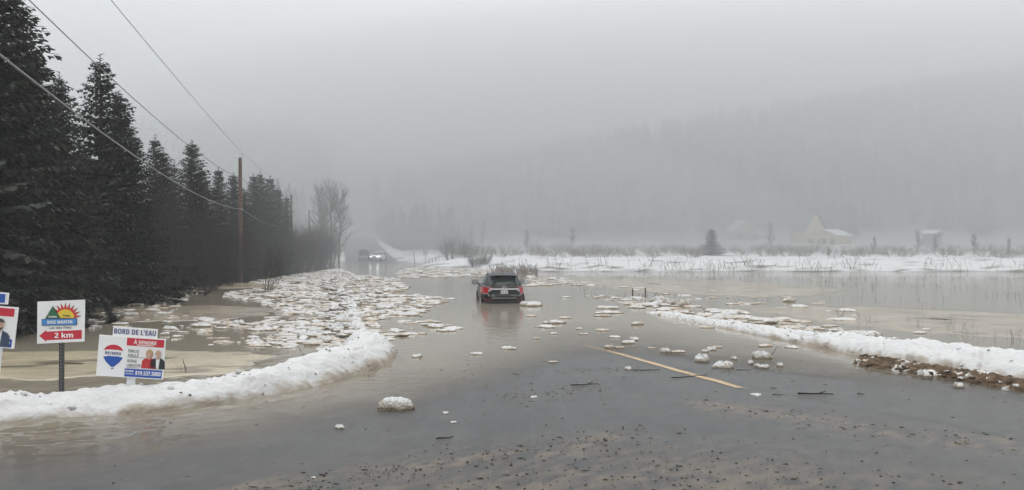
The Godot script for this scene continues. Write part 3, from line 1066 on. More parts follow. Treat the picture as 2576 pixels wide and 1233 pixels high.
func build_spruces() -> void:
	var kinds := []
	kinds.append(spruce_parts(11, 74, 8, 1.9))
	kinds.append(spruce_parts(12, 66, 8, 2.35))
	kinds.append(spruce_parts(13, 80, 7, 1.6))
	kinds.append(spruce_parts(14, 46, 7, 1.9))
	var plant := func(x: float, d: float, h: float, k: int, wide: float, label: String, group: String, called := "spruce_tree") -> Node3D:
		var o := thing(called, label, "spruce tree", Vector3(x, ground_y(x, d) - 0.05, -d), rng.randf() * TAU, group)
		put("trunk", kinds[k][0], mats.bark, o)
		put("crown", kinds[k][1], mats.needles, o)
		var s := h / 10.1
		o.scale = Vector3(s * wide, s, s * wide)
		return o
	# the ones with a top of their own: [sketch x, top y, d, kind, width, label]
	var front := [
		[-34, -120, 20.5, 1, 1.05, "tallest spruce at the far left, its top cut off by the frame"],
		[36, -30, 24, 1, 1.0, "tall ragged spruce at far left with a bare-looking gap near its top"],
		[78, 112, 25.5, 0, 0.95, "blunt-topped spruce right of the tallest left one"],
		[147, 178, 27.5, 0, 0.9, "spruce with a thin pale leader between the blunt-topped and the tall solitary one"],
		[250, 134, 31, 2, 1.12, "tall narrow spruce that rises clear above its neighbours"],
		[296, 226, 32, 0, 1.1, "spruce crowding the right side of the tall narrow one"],
		[335, 330, 33, 1, 0.85, "broad spruce with long side boughs below the tall narrow one"],
		[389, 338, 40, 2, 1.0, "slim pointed spruce left of the bushy pair by the neutral wire"],
		[410, 372, 41, 0, 0.9, "short companion spruce just right of the slim pointed one"],
		[437, 400, 45, 3, 1.0, "thin-crowned spruce in the dip of the tree line"],
		[482, 350, 47, 0, 1.15, "full double-topped spruce halfway to the nearest pole"],
		[505, 420, 48, 1, 0.9, "lower spruce leaning out of the double-topped one's right side"],
		[549, 418, 54, 2, 1.1, "pointed spruce left of the nearest pole"],
		[586, 432, 57, 0, 1.1, "bushy spruce just left of the nearest pole's top"],
		[637, 434, 63, 2, 1.1, "spruce just right of the nearest pole, first of a close trio"],
		[654, 430, 65, 0, 1.0, "spruce right of the nearest pole, middle of a close trio"],
		[679, 440, 68, 2, 1.15, "spruce right of the nearest pole, last and slimmest of a close trio"],
		[700, 470, 71, 0, 1.0, "low spruce between the trio and the second pole"],
		[721, 490, 75, 2, 1.0, "last dark spruce before the second pole"],
		[612, 470, 60, 1, 1.0, "spruce standing behind the nearest pole"],
	]
	for f in front:
		var x: float = (f[0] - CX) / F * f[2]
		var h: float = EYE + (HY - f[1]) / F * f[2] - ground_y(x, f[2])
		plant.call(x, f[2], h, f[3], f[4], f[5], "spruces along the left edge of the flood")
	# the stand behind them
	var d := 13.0
	while d < 92.0:
		for row in 3:
			var dd := d + rng.randf_range(-1.2, 1.2)
			var x := tree_line(dd) - 1.6 - row * 2.9 + rng.randf_range(-0.9, 0.9)
			var px := CX + x / dd * F
			if px > -260.0:
				var valley := (150.0 + 0.93 * px) if px < 350.0 else lerpf(475.0, 560.0, (px - 350.0) / 400.0)
				var top := valley + rng.randf_range(15.0, 90.0)
				var h := clampf(EYE + (HY - top) / F * dd, 2.5, 13.0)
				var part := "behind the signs" if px < 60.0 else "left of the tall narrow spruce" if px < 230.0 else "right of the tall narrow spruce" if px < 380.0 else "midway to the nearest pole" if px < 530.0 else "around the nearest pole" if px < 640.0 else "beyond the nearest pole"
				var rank: String = ["front", "second", "back"][row]
				plant.call(x, dd, h, rng.randi() % 4, rng.randf_range(0.9, 1.25), "%s dark spruce in the %s row of the stand, %s" % ["low" if h < 5.0 else "mid-height" if h < 7.5 else "high", rank, part], "spruces filling the dark stand")
		d += 2.6
	# young ones lying out in the ice at the forest edge
	for f in [[288, 812, 0.55, 0.95, "small young spruce standing in the ice left of the for-sale sign"], [441, 752, 0.9, 1.3, "half-fallen young spruce bough sticking out of the ice before the stand"]]:
		var p := spot(f[0], f[1])
		var o: Node3D = plant.call(p.x, -p.z, f[3], 3, 1.5, f[4], "", "young_spruce")
		o.position.y = 0.0
		o.rotation.z = -f[2]
	# far side: one dark conifer in the snowy field, hazy woods on the hills
	var cone: Node3D = plant.call((1790.0 - CX) / F * 125.0, 125.0, 4.7, 1, 2.0, "lone dark conifer in the snowy field across the water", "")
	cone.position.y -= 0.1
	# woods beyond: low-cost trees as one mass
	var far_tree := MB.new()
	for k in 5:
		var y := 1.2 + k * 1.9
		var rr := 2.3 * (1.0 - k / 5.6)
		for i in 7:
			var a := TAU * i / 7.0 + k
			var b2 := TAU * (i + 0.7) / 7.0 + k
			far_tree.tri(Vector3(0, y + 2.9, 0), Vector3(cos(a) * rr, y - 0.3, sin(a) * rr), Vector3(cos(b2) * rr, y + 0.2, sin(b2) * rr), Color(0.035, 0.04, 0.034))
	far_tree.tube([Vector3(0, -0.5, 0), Vector3(0, 3, 0)], [0.2, 0.15], 5, Color(0.06, 0.05, 0.04))
	var mm := MultiMesh.new()
	mm.transform_format = MultiMesh.TRANSFORM_3D
	mm.mesh = far_tree.mesh(false)
	var spots := []
	for k in 9000:
		var x := rng.randf_range(-200.0, 320.0)
		var dd := rng.randf_range(232.0, 430.0)
		var u := x - centre(dd)
		if u > -7.0 and u < 7.0:
			continue
		if n1.get_noise_2d(x * 0.25, dd * 0.25) + smoothstep(225.0, 270.0, dd) < 0.42:
			continue
		spots.append(Vector3(x, ground_y(x, dd), -dd))
	for k in 260:      # the near wood on the rise right of the far road
		var dd := rng.randf_range(205.0, 270.0)
		var x := centre(dd) + rng.randf_range(8.0, 27.0)
		spots.append(Vector3(x, ground_y(x, dd), -dd))
	for k in 500:      # and left of it
		var dd := rng.randf_range(135.0, 300.0)
		var x := centre(dd) - rng.randf_range(16.0, 60.0)
		spots.append(Vector3(x, ground_y(x, dd), -dd))
	mm.instance_count = spots.size()
	for k in spots.size():
		var s := rng.randf_range(0.55, 1.15)
		mm.set_instance_transform(k, Transform3D(Basis(Vector3.UP, rng.randf() * TAU).scaled(Vector3(s * 0.9, s, s * 0.9)), spots[k]))
	var wood := MultiMeshInstance3D.new()
	wood.name = "far_forest"
	wood.multimesh = mm
	wood.material_override = mats.needles
	add_child(wood)
	tag(wood, "hazy forest covering the far hills", "forest", "", "stuff")


func grow(b: MB, r: RandomNumberGenerator, p: Vector3, dir: Vector3, long: float, rad: float, depth: int, rise: float, col: Color) -> void:
	var pts := [p]
	var rads := [rad]
	var q := p
	var dd := dir
	var n := 3 if depth > 0 else 2
	for k in n:
		dd = (dd + Vector3(r.randf_range(-0.22, 0.22), r.randf_range(-0.08, 0.12) + rise * 0.1, r.randf_range(-0.22, 0.22))).normalized()
		q += dd * long / n
		pts.append(q)
		rads.append(rad * lerpf(1.0, 0.45, (k + 1.0) / n))
	b.tube(pts, rads, 4 if rad > 0.03 else 3, col, false)
	if depth == 0:
		return
	var kids := 4 + (r.randi() % 3)
	for k in kids:
		var f := r.randf_range(0.3, 1.0) if k > 0 else 1.0
		var i: int = min(int(f * n), n - 1)
		var at: Vector3 = pts[i].lerp(pts[i + 1], f * n - i)
		var a := r.randf() * TAU
		var s := dd.cross(Vector3(cos(a), 0.3, sin(a))).normalized()
		var out := (dd * r.randf_range(0.5, 1.0) + s * r.randf_range(0.4, 0.9) + Vector3.UP * rise * 0.3).normalized()
		grow(b, r, at, out, long * r.randf_range(0.5, 0.75), rad * lerpf(0.62, 0.4, f), depth - 1, rise, col)


func bare_tree(sd: int, high: float, depth: int, col: Color) -> Array:
	var r := RandomNumberGenerator.new()
	r.seed = sd
	var trunk := MB.new()
	var crown := MB.new()
	var pts := []
	var rad := []
	var lean := Vector3(r.randf_range(-0.05, 0.05), 0, r.randf_range(-0.05, 0.05))
	for k in 8:
		var t := k / 7.0
		pts.append(Vector3(0, t * high * 0.9, 0) + lean * high * t + Vector3(r.randf_range(-0.05, 0.05), 0, r.randf_range(-0.05, 0.05)) * high * 0.1)
		rad.append(high * 0.014 * (1.0 - t * 0.82))
	trunk.tube(pts, rad, 6, col)
	for k in 40 + depth * 4:
		var t := lerpf(0.22, 0.98, pow(r.randf(), 0.75))
		var i: int = min(int(t * 7), 6)
		var at: Vector3 = pts[i].lerp(pts[i + 1], t * 7 - i)
		var a := r.randf() * TAU
		var up := lerpf(0.35, 1.3, t)
		grow(crown, r, at, Vector3(cos(a), up, sin(a)).normalized(), high * lerpf(0.2, 0.12, t) * r.randf_range(0.7, 1.2), high * 0.0052 * (1.15 - t * 0.6), depth, 1.0, col)
	return [trunk.mesh(), crown.mesh()]


func bare_shrub(sd: int, high: float, wide: float, stems: int, depth: int, col: Color, thick := 0.012) -> ArrayMesh:
	var r := RandomNumberGenerator.new()
	r.seed = sd
	var b := MB.new()
	for k in stems:
		var a := r.randf() * TAU
		var q := sqrt(r.randf()) * wide * (0.42 if stems >= 60 else 0.25)
		var out := Vector3(cos(a), 0, sin(a)) * r.randf_range(0.1, 0.9) * wide / high
		grow(b, r, Vector3(cos(a) * q, -0.1, sin(a) * q), (out + Vector3.UP).normalized(), high * r.randf_range(0.75, 1.05), thick * r.randf_range(0.7, 1.3), depth, 1.2, col)
	return b.mesh()


func build_bare_plants() -> void:
	var grey := Color(0.075, 0.066, 0.06)
	var dark := Color(0.04, 0.036, 0.034)
	# tall bare trees by the flooded road's left verge
	var tall := [[832, 115, 458, 5, "tallest bare tree, left trunk of the group at the road's left edge"], [852, 117, 478, 6, "bare tree, right trunk of the tall group at the road's left edge"], [815, 112, 520, 7, "shorter bare tree beside the tall pair, next to the thicket"], [806, 128, 470, 8, "slender bare tree rising behind the thicket"]]
	for f in tall:
		var x: float = (f[0] - CX) / F * f[1]
		var y := ground_y(x, f[1])
		var h: float = EYE + (HY - f[2]) / F * f[1] - y
		var o := thing("bare_tree", f[4], "bare tree", Vector3(x, y, -f[1]), 0.0, "bare trees beside the road")
		var p := bare_tree(f[3], h, 2, grey)
		put("trunk", p[0], mats.bark, o)
		put("crown", p[1], mats.bark, o)
	# far slim trees on the snowy fields: [sketch x, top y, d]
	var slim := [[1325, 578, 150, "bare tree in the far snow field, left of a similar one"], [1441, 574, 160, "bare tree in the far snow field, right of a similar one"], [1214, 560, 190, "faint bare tree at the far edge of the snow field, above the big bush"], [1940, 560, 165, "slim bare tree in front of the hazy houses, left"], [2198, 596, 125, "slim bare sapling on the far bank, below the yellow house"], [2310, 580, 130, "bushy bare tree below the small snowy roof, left"],
		[2352, 590, 128, "bushy bare tree below the small snowy roof, right"], [2452, 590, 115, "bare tree on the far bank with a fan of branches"], [2540, 600, 112, "bare tree farthest right on the far bank"], [2085, 628, 92, "stunted broken bare tree on the far bank's edge"], [1100, 590, 200, "faint bare tree above the speed limit sign"], [1790, 560, 260, "pale bare tree behind the lone conifer"]]
	var protos := []
	for k in 3:
		protos.append(bare_tree(40 + k, 5.0, 2, grey))
	for k in slim.size():
		var f: Array = slim[k]
		var x: float = (f[0] - CX) / F * f[2]
		var y := ground_y(x, f[2])
		var h: float = maxf(1.5, EYE + (HY - f[1]) / F * f[2] - y)
		var o := thing("bare_tree", f[3], "bare tree", Vector3(x, y - 0.05, -f[2]), k * 1.3, "bare trees on the far fields")
		put("trunk", protos[k % 3][0], mats.bark, o)
		put("crown", protos[k % 3][1], mats.bark, o)
		o.scale = Vector3.ONE * h / 5.0
	# thicket along the left verge
	var shrubs := []
	for k in 5:
		shrubs.append(bare_shrub(60 + k, 5.0, 3.2, 26, 2, Color(0.036, 0.031, 0.03), 0.022))
	for k in 46:
		var d := lerpf(56.0, 113.0, (k + 0.5) / 46.0) + rng.randf_range(-1.0, 1.0)
		var x := tree_line(d) + rng.randf_range(-0.8, 2.4) - (1.0 if d < 70.0 else 0.0)
		var o := put("bare_shrub", shrubs[k % 5], mats.bark)
		tag(o, "leafless grey-brown alder bush, %s of the thicket, %s" % ["roadside edge" if x > tree_line(d) + 1.1 else "forest side" if x < tree_line(d) + 0.0 else "heart", "just past the nearest pole" if d < 68.0 else "before the second pole" if d < 88.0 else "past the second pole" if d < 102.0 else "next to the tall bare trees"], "bush", "alder bushes along the left verge")
		o.position = Vector3(x, maxf(-0.1, ground_y(x, d)), -d)
		o.rotation.y = rng.randf() * TAU
		o.scale = Vector3.ONE * (rng.randf_range(0.45, 0.62) if d < 80.0 else rng.randf_range(0.5, 0.72))
	for k in 14:      # thin dark brush before the spruces
		var d := lerpf(33.0, 56.0, (k + 0.5) / 14.0)
		var x := tree_line(d) + rng.randf_range(0.0, 1.4)
		var o := put("bare_shrub", shrubs[(k + 2) % 5], mats.bark)
		tag(o, "thin dark leafless bush in front of the spruces, %s" % ["nearest to the signs" if d < 38.0 else "below the slim pointed spruce" if d < 44.0 else "below the double-topped spruce" if d < 50.0 else "just left of the nearest pole"], "bush", "bushes in front of the spruces")
		o.position = Vector3(x, -0.05, -d)
		o.rotation.y = rng.randf() * TAU
		o.scale = Vector3(0.7, 1.0, 0.7) * rng.randf_range(0.4, 0.7)
	# single bushes: [sketch x, base y, height px, width px, label]
	var single := [[672, 728, 76, 84, "small dark bush standing in the ice jam beside the nearest pole"], [1150, 668, 44, 66, "big round leafless bush on the far bank left of the stranded car"], [1206, 676, 26, 50, "low brown bush right of the big round bush"]]
	for k in single.size():
		var f: Array = single[k]
		var p := spot(f[0], f[1])
		var h: float = f[2] / F * -p.z
		var o := put("bare_shrub", bare_shrub(80 + k, h, f[3] / F * -p.z * 0.9, [22, 70, 60][k], 2, dark if k == 0 else grey, 0.014 if k == 0 else 0.02), mats.bark)
		tag(o, f[4], "bush")
		o.position = p
	# dry reeds
	var reed := func(at: Array, h0: float, h1: float, col: Color, thick: float) -> MB:
		var b := MB.new()
		for p in at:
			var h := rng.randf_range(h0, h1)
			var top := Vector3(rng.randf_range(-0.5, 0.5) * h, h * rng.randf_range(0.75, 1.0), rng.randf_range(-0.15, 0.15) * h)
			b.tube([p - Vector3(0, 0.1, 0), p + top * 0.55 + Vector3(0, 0.06 * h, 0), p + top], [thick, thick * 0.85, thick * 0.5], 3, col * rng.randf_range(0.7, 1.3), false)
			if rng.randf() < 0.5:
				b.tube([p + top * 0.86, p + top * 1.06], [thick * 1.9, thick * 1.2], 4, col * 0.7)
			if rng.randf() < 0.4:
				b.tube([p + top * 0.4, p + top * 0.55 + Vector3(rng.randf_range(-0.35, 0.35) * h, 0.05, 0)], [thick * 0.8, thick * 0.3], 3, col, false)
		return b
	var at := []
	for k in 420:
		var px := rng.randf_range(1240, 1352)
		var p := spot(px, rng.randf_range(683, 692))
		if n1.get_noise_2d(p.x * 6.0, 3.0) > -0.25:
			at.append(p)
	tag(obj("reeds", reed.call(at, 0.3, 0.95, Color(0.17, 0.135, 0.11), 0.014), mats.dry_grass), "clump of brown dead reeds behind the stranded car's roof", "reeds", "", "stuff")
	at = []
	for k in 950:
		var x := rng.randf_range(0.0, 62.0)
		var d := 76.5 + maxf(0.0, 3.0 - x) * 1.45 + n1.get_noise_2d(x * 1.3, 7.0) * 1.6 + rng.randf_range(-0.4, 5.5)
		if n1.get_noise_2d(x * 3.0, 30.0) + 0.35 > rng.randf_range(0.1, 0.9):
			at.append(Vector3(x, ground_y(x, d), -d))
	tag(obj("reeds", reed.call(at, 0.45, 1.25, Color(0.10, 0.083, 0.07), 0.016), mats.dry_grass), "line of dead weed stalks along the snowy far shore", "reeds", "", "stuff")
	at = []
	for q in [[2300, 815, 40], [2392, 826, 30], [2500, 850, 120], [2120, 802, 20], [1780, 708, 150], [2430, 842, 60], [460, 935, 30], [770, 925, 14], [480, 742, 80], [1560, 752, 30], [2180, 812, 60], [2560, 857, 60]]:
		for k in 7:
			at.append(spot(q[0] + rng.randf_range(-0.5, 0.5) * q[2], q[1] + rng.randf_range(-4, 6)))
	tag(obj("weeds", reed.call(at, 0.12, 0.42, Color(0.06, 0.05, 0.04), 0.004), mats.dry_grass), "sparse drowned weed stalks poking out of the flood", "weeds", "", "stuff")
	at = []
	for k in 900:
		var x := rng.randf_range(2.0, 40.0)
		var d := rng.randf_range(24.0, 76.0)
		if n1.get_noise_2d(x * 0.8 + 70.0, d * 1.6) > 0.12 and x > centre(d) + 7.0 and x < d * 0.68:
			for i in 3:
				at.append(Vector3(x + rng.randf_range(-0.5, 0.5), 0, -d + rng.randf_range(-0.2, 0.2)))
	for k in 420:
		var px := rng.randf_range(1480.0, 2576.0)
		if n1.get_noise_2d(px * 0.12, 0.0) > -0.15:
			at.append(spot(px, 701.0 + 3.0 * n1.get_noise_2d(px * 0.05, 5.0) + rng.randf_range(-0.4, 0.4)))
	tag(obj("stubble", reed.call(at, 0.04, 0.2, Color(0.09, 0.07, 0.05), 0.007), mats.dry_grass), "drowned brown grass stubble showing through the flooded field", "stubble", "", "stuff")
	# scrub band across the far field
	var scrub := bare_shrub(91, 1.6, 2.2, 22, 1, Color(0.16, 0.14, 0.12), 0.013)
	var mm := MultiMesh.new()
	mm.transform_format = MultiMesh.TRANSFORM_3D
	mm.mesh = scrub
	var spots := []
	for k in 520:
		var d := rng.randf_range(100.0, 190.0)
		var x := rng.randf_range(centre(d) + 14.0, 0.75 * d)
		if n1.get_noise_2d(x * 0.5, d * 0.9) > -0.1 and not (d > 180.0 and rng.randf() < 0.6):
			spots.append([Vector3(x, ground_y(x, d), -d), rng.randf_range(0.5, 1.15)])
	mm.instance_count = spots.size()
	for k in spots.size():
		var s: float = spots[k][1]
		mm.set_instance_transform(k, Transform3D(Basis(Vector3.UP, k * 1.7).scaled(Vector3(s * 1.2, s * 0.85, s * 1.2)), spots[k][0]))
	var mi := MultiMeshInstance3D.new()
	mi.name = "scrub"
	mi.multimesh = mm
	mi.material_override = mats.bark
	add_child(mi)
	tag(mi, "band of low brown scrub across the snowy far field", "scrub", "", "stuff")


# ---------------------------------------------------------------- poles and wires
func build_power_line() -> void:
	var wood := mat("pole_wood", 0.105, 0.062, 0.048, 0.9)
	relief(wood, noise_tex(0.05, 4, 31), 1.5, 1.0)
	var metal := mat("galvanised", 0.42, 0.43, 0.44, 0.45, 0.6)
	var china := mat("porcelain", 0.55, 0.55, 0.53, 0.3)
	var cable := mat("cable", 0.2, 0.205, 0.21, 0.6)
	var poles := [[-8.2, 9.6, 8.75, ""], [-19.0, 53.0, 8.7, "nearest brown wooden utility pole, standing in the flood at the spruces"], [-25.9, 89.0, 8.7, "second utility pole, its top showing above the thicket"], [-33.7, 126.0, 8.7, "third and farthest utility pole, a dark stub above the thicket"]]
	for p in poles:
		if p[3] == "":
			continue
		var o := thing("utility_pole", p[3], "utility pole", Vector3(p[0], 0, -p[1]), 0.0, "utility poles")
		var b := MB.new()
		b.tube([Vector3(0, -1, 0), Vector3(0.02, 4, 0), Vector3(0, p[2], 0)], [0.165, 0.145, 0.115], 12)
		obj("shaft", b, wood, o)
		b = MB.new()
		b.tube([Vector3(0, p[2] - 0.02, 0), Vector3(0, p[2] + 0.03, 0)], [0.128, 0.12], 12)
		obj("cap", b, metal, o)
		b = MB.new()
		b.tube([Vector3(0.11, p[2] - 0.35, 0), Vector3(0.12, p[2] + 0.16, 0)], [0.022, 0.02], 6)
		obj("bracket", b, metal, o)
		b = MB.new()
		b.tube([Vector3(0.12, p[2] + 0.14, 0), Vector3(0.12, p[2] + 0.17, 0), Vector3(0.12, p[2] + 0.22, 0), Vector3(0.12, p[2] + 0.25, 0), Vector3(0.12, p[2] + 0.3, 0)], [0.03, 0.07, 0.045, 0.065, 0.03], 8)
		obj("insulator", b, china, o)
		b = MB.new()
		for h in [7.2, 5.1]:
			b.tube([Vector3(0.10, h - 0.1, 0.05), Vector3(0.19, h - 0.02, 0.05), Vector3(0.19, h + 0.06, 0.05)], [0.03, 0.03, 0.03], 5)
		obj("clamp", b, metal, o)
	# wires: [height at each pole, sag, thickness, label]; one object for each wire
	var wires := [[[9.05, 9.0, 8.98, 8.95], 0.15, 0.011, "thin top wire running over the insulators of the poles"], [[7.35, 7.2, 7.2, 7.2], 0.62, 0.013, "middle wire, light grey, below the top wire"], [[6.0, 5.1, 5.25, 5.2], 0.75, 0.02, "thick pale drooping cable, lowest on the poles"]]
	for w in wires:
		var b := MB.new()
		for k in 3:
			var pts := []
			var rad := []
			for i in 41:
				var t := i / 40.0
				var sag: float = w[1] * (1.0 if k == 0 else 0.95) * 4.0 * t * (1.0 - t)
				pts.append(Vector3(lerpf(poles[k][0], poles[k + 1][0], t) + 0.16, lerpf(w[0][k], w[0][k + 1], t) - sag, -lerpf(poles[k][1], poles[k + 1][1], t)))
				rad.append(w[2])
			b.tube(pts, rad, 6)
		tag(obj("wire", b, cable), w[3], "wire", "overhead wires")


# ---------------------------------------------------------------- houses and small things across the water
func house(called: String, label: String, px: float, base_y: float, d: float, wide: float, deep: float, wall_h: float, roof_h: float, turn: float, wall: Material, roof: Material, bays: int) -> Node3D:
	var x := (px - CX) / F * d
	var y := EYE - (base_y - HY) / F * d
	var o := thing(called, label, "house", Vector3(x, y, -d), turn)
	var b := MB.new()
	b.box(Vector3(-wide / 2, -3, -deep / 2), Vector3(wide / 2, wall_h, deep / 2))
	for s in [-1.0, 1.0]:
		b.tri(Vector3(-wide / 2, wall_h, s * deep / 2), Vector3(0, wall_h + roof_h, s * deep / 2), Vector3(wide / 2, wall_h, s * deep / 2))
	obj("wall", b, wall, o, false)
	for s in [-1.0, 1.0]:
		b = MB.new()
		var e := wide / 2 + 0.4
		var f := deep / 2 + 0.4
		var low := wall_h - 0.4 * roof_h / (wide / 2)
		b.quad(Vector3(s * e, low + 0.05, f), Vector3(0, wall_h + roof_h + 0.05, f), Vector3(0, wall_h + roof_h + 0.05, -f), Vector3(s * e, low + 0.05, -f))
		b.quad(Vector3(s * e, low + 0.3, f), Vector3(0, wall_h + roof_h + 0.3, f), Vector3(0, wall_h + roof_h + 0.3, -f), Vector3(s * e, low + 0.3, -f))
		b.quad(Vector3(s * e, low + 0.05, f), Vector3(s * e, low + 0.3, f), Vector3(0, wall_h + roof_h + 0.3, f), Vector3(0, wall_h + roof_h + 0.05, f))
		b.quad(Vector3(s * e, low + 0.05, f), Vector3(s * e, low + 0.3, f), Vector3(s * e, low + 0.3, -f), Vector3(s * e, low + 0.05, -f))
		obj("roof", b, roof, o, false)
	var dark := mat("far_window", 0.06, 0.065, 0.07, 0.15)
	var trim := mat("far_trim", 0.6, 0.6, 0.58, 0.6)
	for k in bays:
		var cx := wide * ((k + 0.5) / bays - 0.5)
		b = MB.new()
		b.box(Vector3(cx - 0.65, 0.9, deep / 2 + 0.01), Vector3(cx + 0.65, 2.3, deep / 2 + 0.06))
		var w := obj("window", b, dark, o, false)
		b = MB.new()
		b.box(Vector3(cx - 0.75, 2.3, deep / 2 + 0.01), Vector3(cx + 0.75, 2.42, deep / 2 + 0.1))
		b.box(Vector3(cx - 0.75, 0.78, deep / 2 + 0.01), Vector3(cx + 0.75, 0.9, deep / 2 + 0.1))
		obj("frame", b, trim, w, false)
	return o


func build_far_side() -> void:
	var yellow := mat("yellow_siding", 0.55, 0.47, 0.31, 0.8)
	var cream := mat("cream_siding", 0.5, 0.46, 0.36, 0.8)
	var greywall := mat("grey_siding", 0.22, 0.22, 0.225, 0.8)
	var snowy := mat("roof_snow", 0.55, 0.55, 0.56, 0.8)
	var darkroof := mat("dark_roof", 0.12, 0.115, 0.11, 0.8)
	house("yellow_house", "tall yellow gabled house with a wing, faint in the fog across the field", 2032, 624, 210, 5.6, 8.0, 5.2, 4.4, 0.15, yellow, darkroof, 2)
	var wing := house("yellow_house_wing", "low yellow house wing with a snow-covered roof, right of the tall gable", 2092, 622, 207, 8.0, 6.6, 3.0, 1.6, -1.0, yellow, snowy, 3)
	wing.set_meta("category", "house")
	house("cream_house", "very faint cream gabled house in the fog, left of the yellow one", 1868, 610, 235, 9.0, 8.0, 3.2, 3.6, 0.1, cream, snowy, 2)
	house("small_hut", "grey hut whose small snowy roof shows at right in the fog", 2346, 606, 205, 3.8, 3.4, 1.9, 0.8, 0.6, greywall, snowy, 1)
	# the speed limit sign and what stands round it
	var wht := mat("sign_white", 0.78, 0.78, 0.77, 0.5)
	var blk := mat("sign_black", 0.03, 0.03, 0.03, 0.5)
	var metal := mat("galvanised", 0.42, 0.43, 0.44, 0.45, 0.6)
	var d := 112.0
	var x := (1070.0 - CX) / F * d
	var y := ground_y(x, d)
	var o := thing("speed_limit_sign", "white speed limit sign reading 70 on the far snowy verge", "road sign", Vector3(x, y, -d))
	var top := EYE - (629.0 - HY) / F * d - y
	var b := MB.new()
	b.box(Vector3(-0.035, -0.4, -0.04), Vector3(0.035, top - 0.05, 0.0))
	obj("post", b, metal, o, false)
	b = MB.new()
	b.box(Vector3(-0.34, top - 0.86, 0.0), Vector3(0.34, top, 0.02))
	var board := obj("board", b, wht, o, false)
	b = MB.new()
	for e in [[-0.31, -0.83, 0.31, -0.8], [-0.31, -0.06, 0.31, -0.03], [-0.31, -0.8, -0.28, -0.06], [0.28, -0.8, 0.31, -0.06]]:
		b.box(Vector3(e[0], top + e[1], 0.021), Vector3(e[2], top + e[3], 0.027))
	obj("border", b, blk, board, false)
	letters(board, "70", Vector3(0, top - 0.42, 0.022), 0.36, 0.44, blk, true)
	letters(board, "MAXIMUM", Vector3(0, top - 0.14, 0.022), 0.08, 0.46, blk, true)
	# row of small reflector posts and a leaning stake
	for k in 4:
		var px := 1080.0 + k * 8.0
		var pd := 108.0 + k * 1.5
		var xx := (px - CX) / F * pd
		var g := ground_y(xx, pd)
		var p := thing("marker_post", "%s small white-topped marker post beside the speed limit sign" % ["first", "second", "third", "fourth"][k], "post", Vector3(xx, g, -pd), 0.0, "small marker posts")
		b = MB.new()
		b.tube([Vector3(0, -0.3, 0), Vector3(0, 0.8, 0)], [0.05, 0.05], 6)
		obj("stake", b, mats.bark_brown, p)
		b = MB.new()
		b.box(Vector3(-0.12, 0.8, -0.05), Vector3(0.12, 1.12, 0.05))
		obj("marker", b, wht, p, false)
	var lean := MB.new()
	var lx := (1044.0 - CX) / F * 118.0
	var ly := ground_y(lx, 118.0)
	lean.tube([Vector3(lx, ly - 0.2, -118), Vector3(lx - 0.22, ly + 2.2, -118)], [0.06, 0.05], 6)
	tag(obj("leaning_stake", lean, mats.bark_brown), "leaning dark stake left of the speed limit sign", "stake")
	var pole := MB.new()
	var qx := (1185.0 - CX) / F * 180.0
	var qy := ground_y(qx, 180.0)
	pole.tube([Vector3(qx, qy - 0.2, -180), Vector3(qx, EYE + (HY - 568.0) / F * 180.0, -180)], [0.13, 0.1], 6)
	tag(obj("field_pole", pole, mats.bark_brown), "thin lone pole in the far snow field above the big bush", "pole")
	for k in 2:
		var p := spot([1591.0, 1623.0][k], 748.0)
		var s := MB.new()
		s.tube([p - Vector3(0, 0.4, 0), p + Vector3(0.01, 0.42 + 0.04 * k, 0)], [0.035, 0.03], 6)
		tag(obj("fence_stake", s, mats.bark_brown), ["left of two dark stakes in the flood beside the floe line", "right of two dark stakes in the flood beside the floe line"][k], "stake", "stakes in the flood")


# ---------------------------------------------------------------- lettering and boards
func letters(parent: Node, words: String, at: Vector3, cap: float, wide: float, m: Material, bold := false, called := "lettering") -> MeshInstance3D:
	var t := TextMesh.new()
	var f := SystemFont.new()
	f.font_names = PackedStringArray(["Droid Sans"])
	if bold:
		f.font_weight = 700
	t.font = f
	t.text = words
	t.font_size = 64
	t.pixel_size = cap / 64.0 / 0.714
	t.depth = 0.003
	t.curve_step = 2.0
	t.horizontal_alignment = HORIZONTAL_ALIGNMENT_CENTER
	t.vertical_alignment = VERTICAL_ALIGNMENT_CENTER
	var o := put(called, t, m, parent)
	var box := t.get_aabb()
	var sx := 1.0
	if wide > 0.0 and box.size.x > 0.0:
		sx = wide / box.size.x
	o.scale = Vector3(sx, 1, 1)
	o.position = at - Vector3(box.get_center().x * sx, box.get_center().y, box.position.z)
	return o


func flat(parent: Node, called: String, pts: Array, z: float, m: Material) -> MeshInstance3D:
	# a thin printed shape with a real edge
	var b := MB.new()
	b.poly(pts, z + 0.002)
	for k in pts.size():
		var p: Vector2 = pts[k]
		var q: Vector2 = pts[(k + 1) % pts.size()]
		b.quad(Vector3(p.x, p.y, z), Vector3(p.x, p.y, z + 0.002), Vector3(q.x, q.y, z + 0.002), Vector3(q.x, q.y, z))
	return obj(called, b, m, parent, false)


func rect(x0: float, y0: float, x1: float, y1: float) -> Array:
	return [Vector2(x0, y0), Vector2(x1, y0), Vector2(x1, y1), Vector2(x0, y1)]


func oval(cx: float, cy: float, rx: float, ry: float, a0 := 0.0, a1 := TAU, n := 22) -> Array:
	var out := []
	for k in n + (0 if a1 - a0 >= TAU - 0.001 else 1):
		var a := a0 + (a1 - a0) * k / n
		out.append(Vector2(cx + rx * cos(a), cy + ry * sin(a)))
	return out


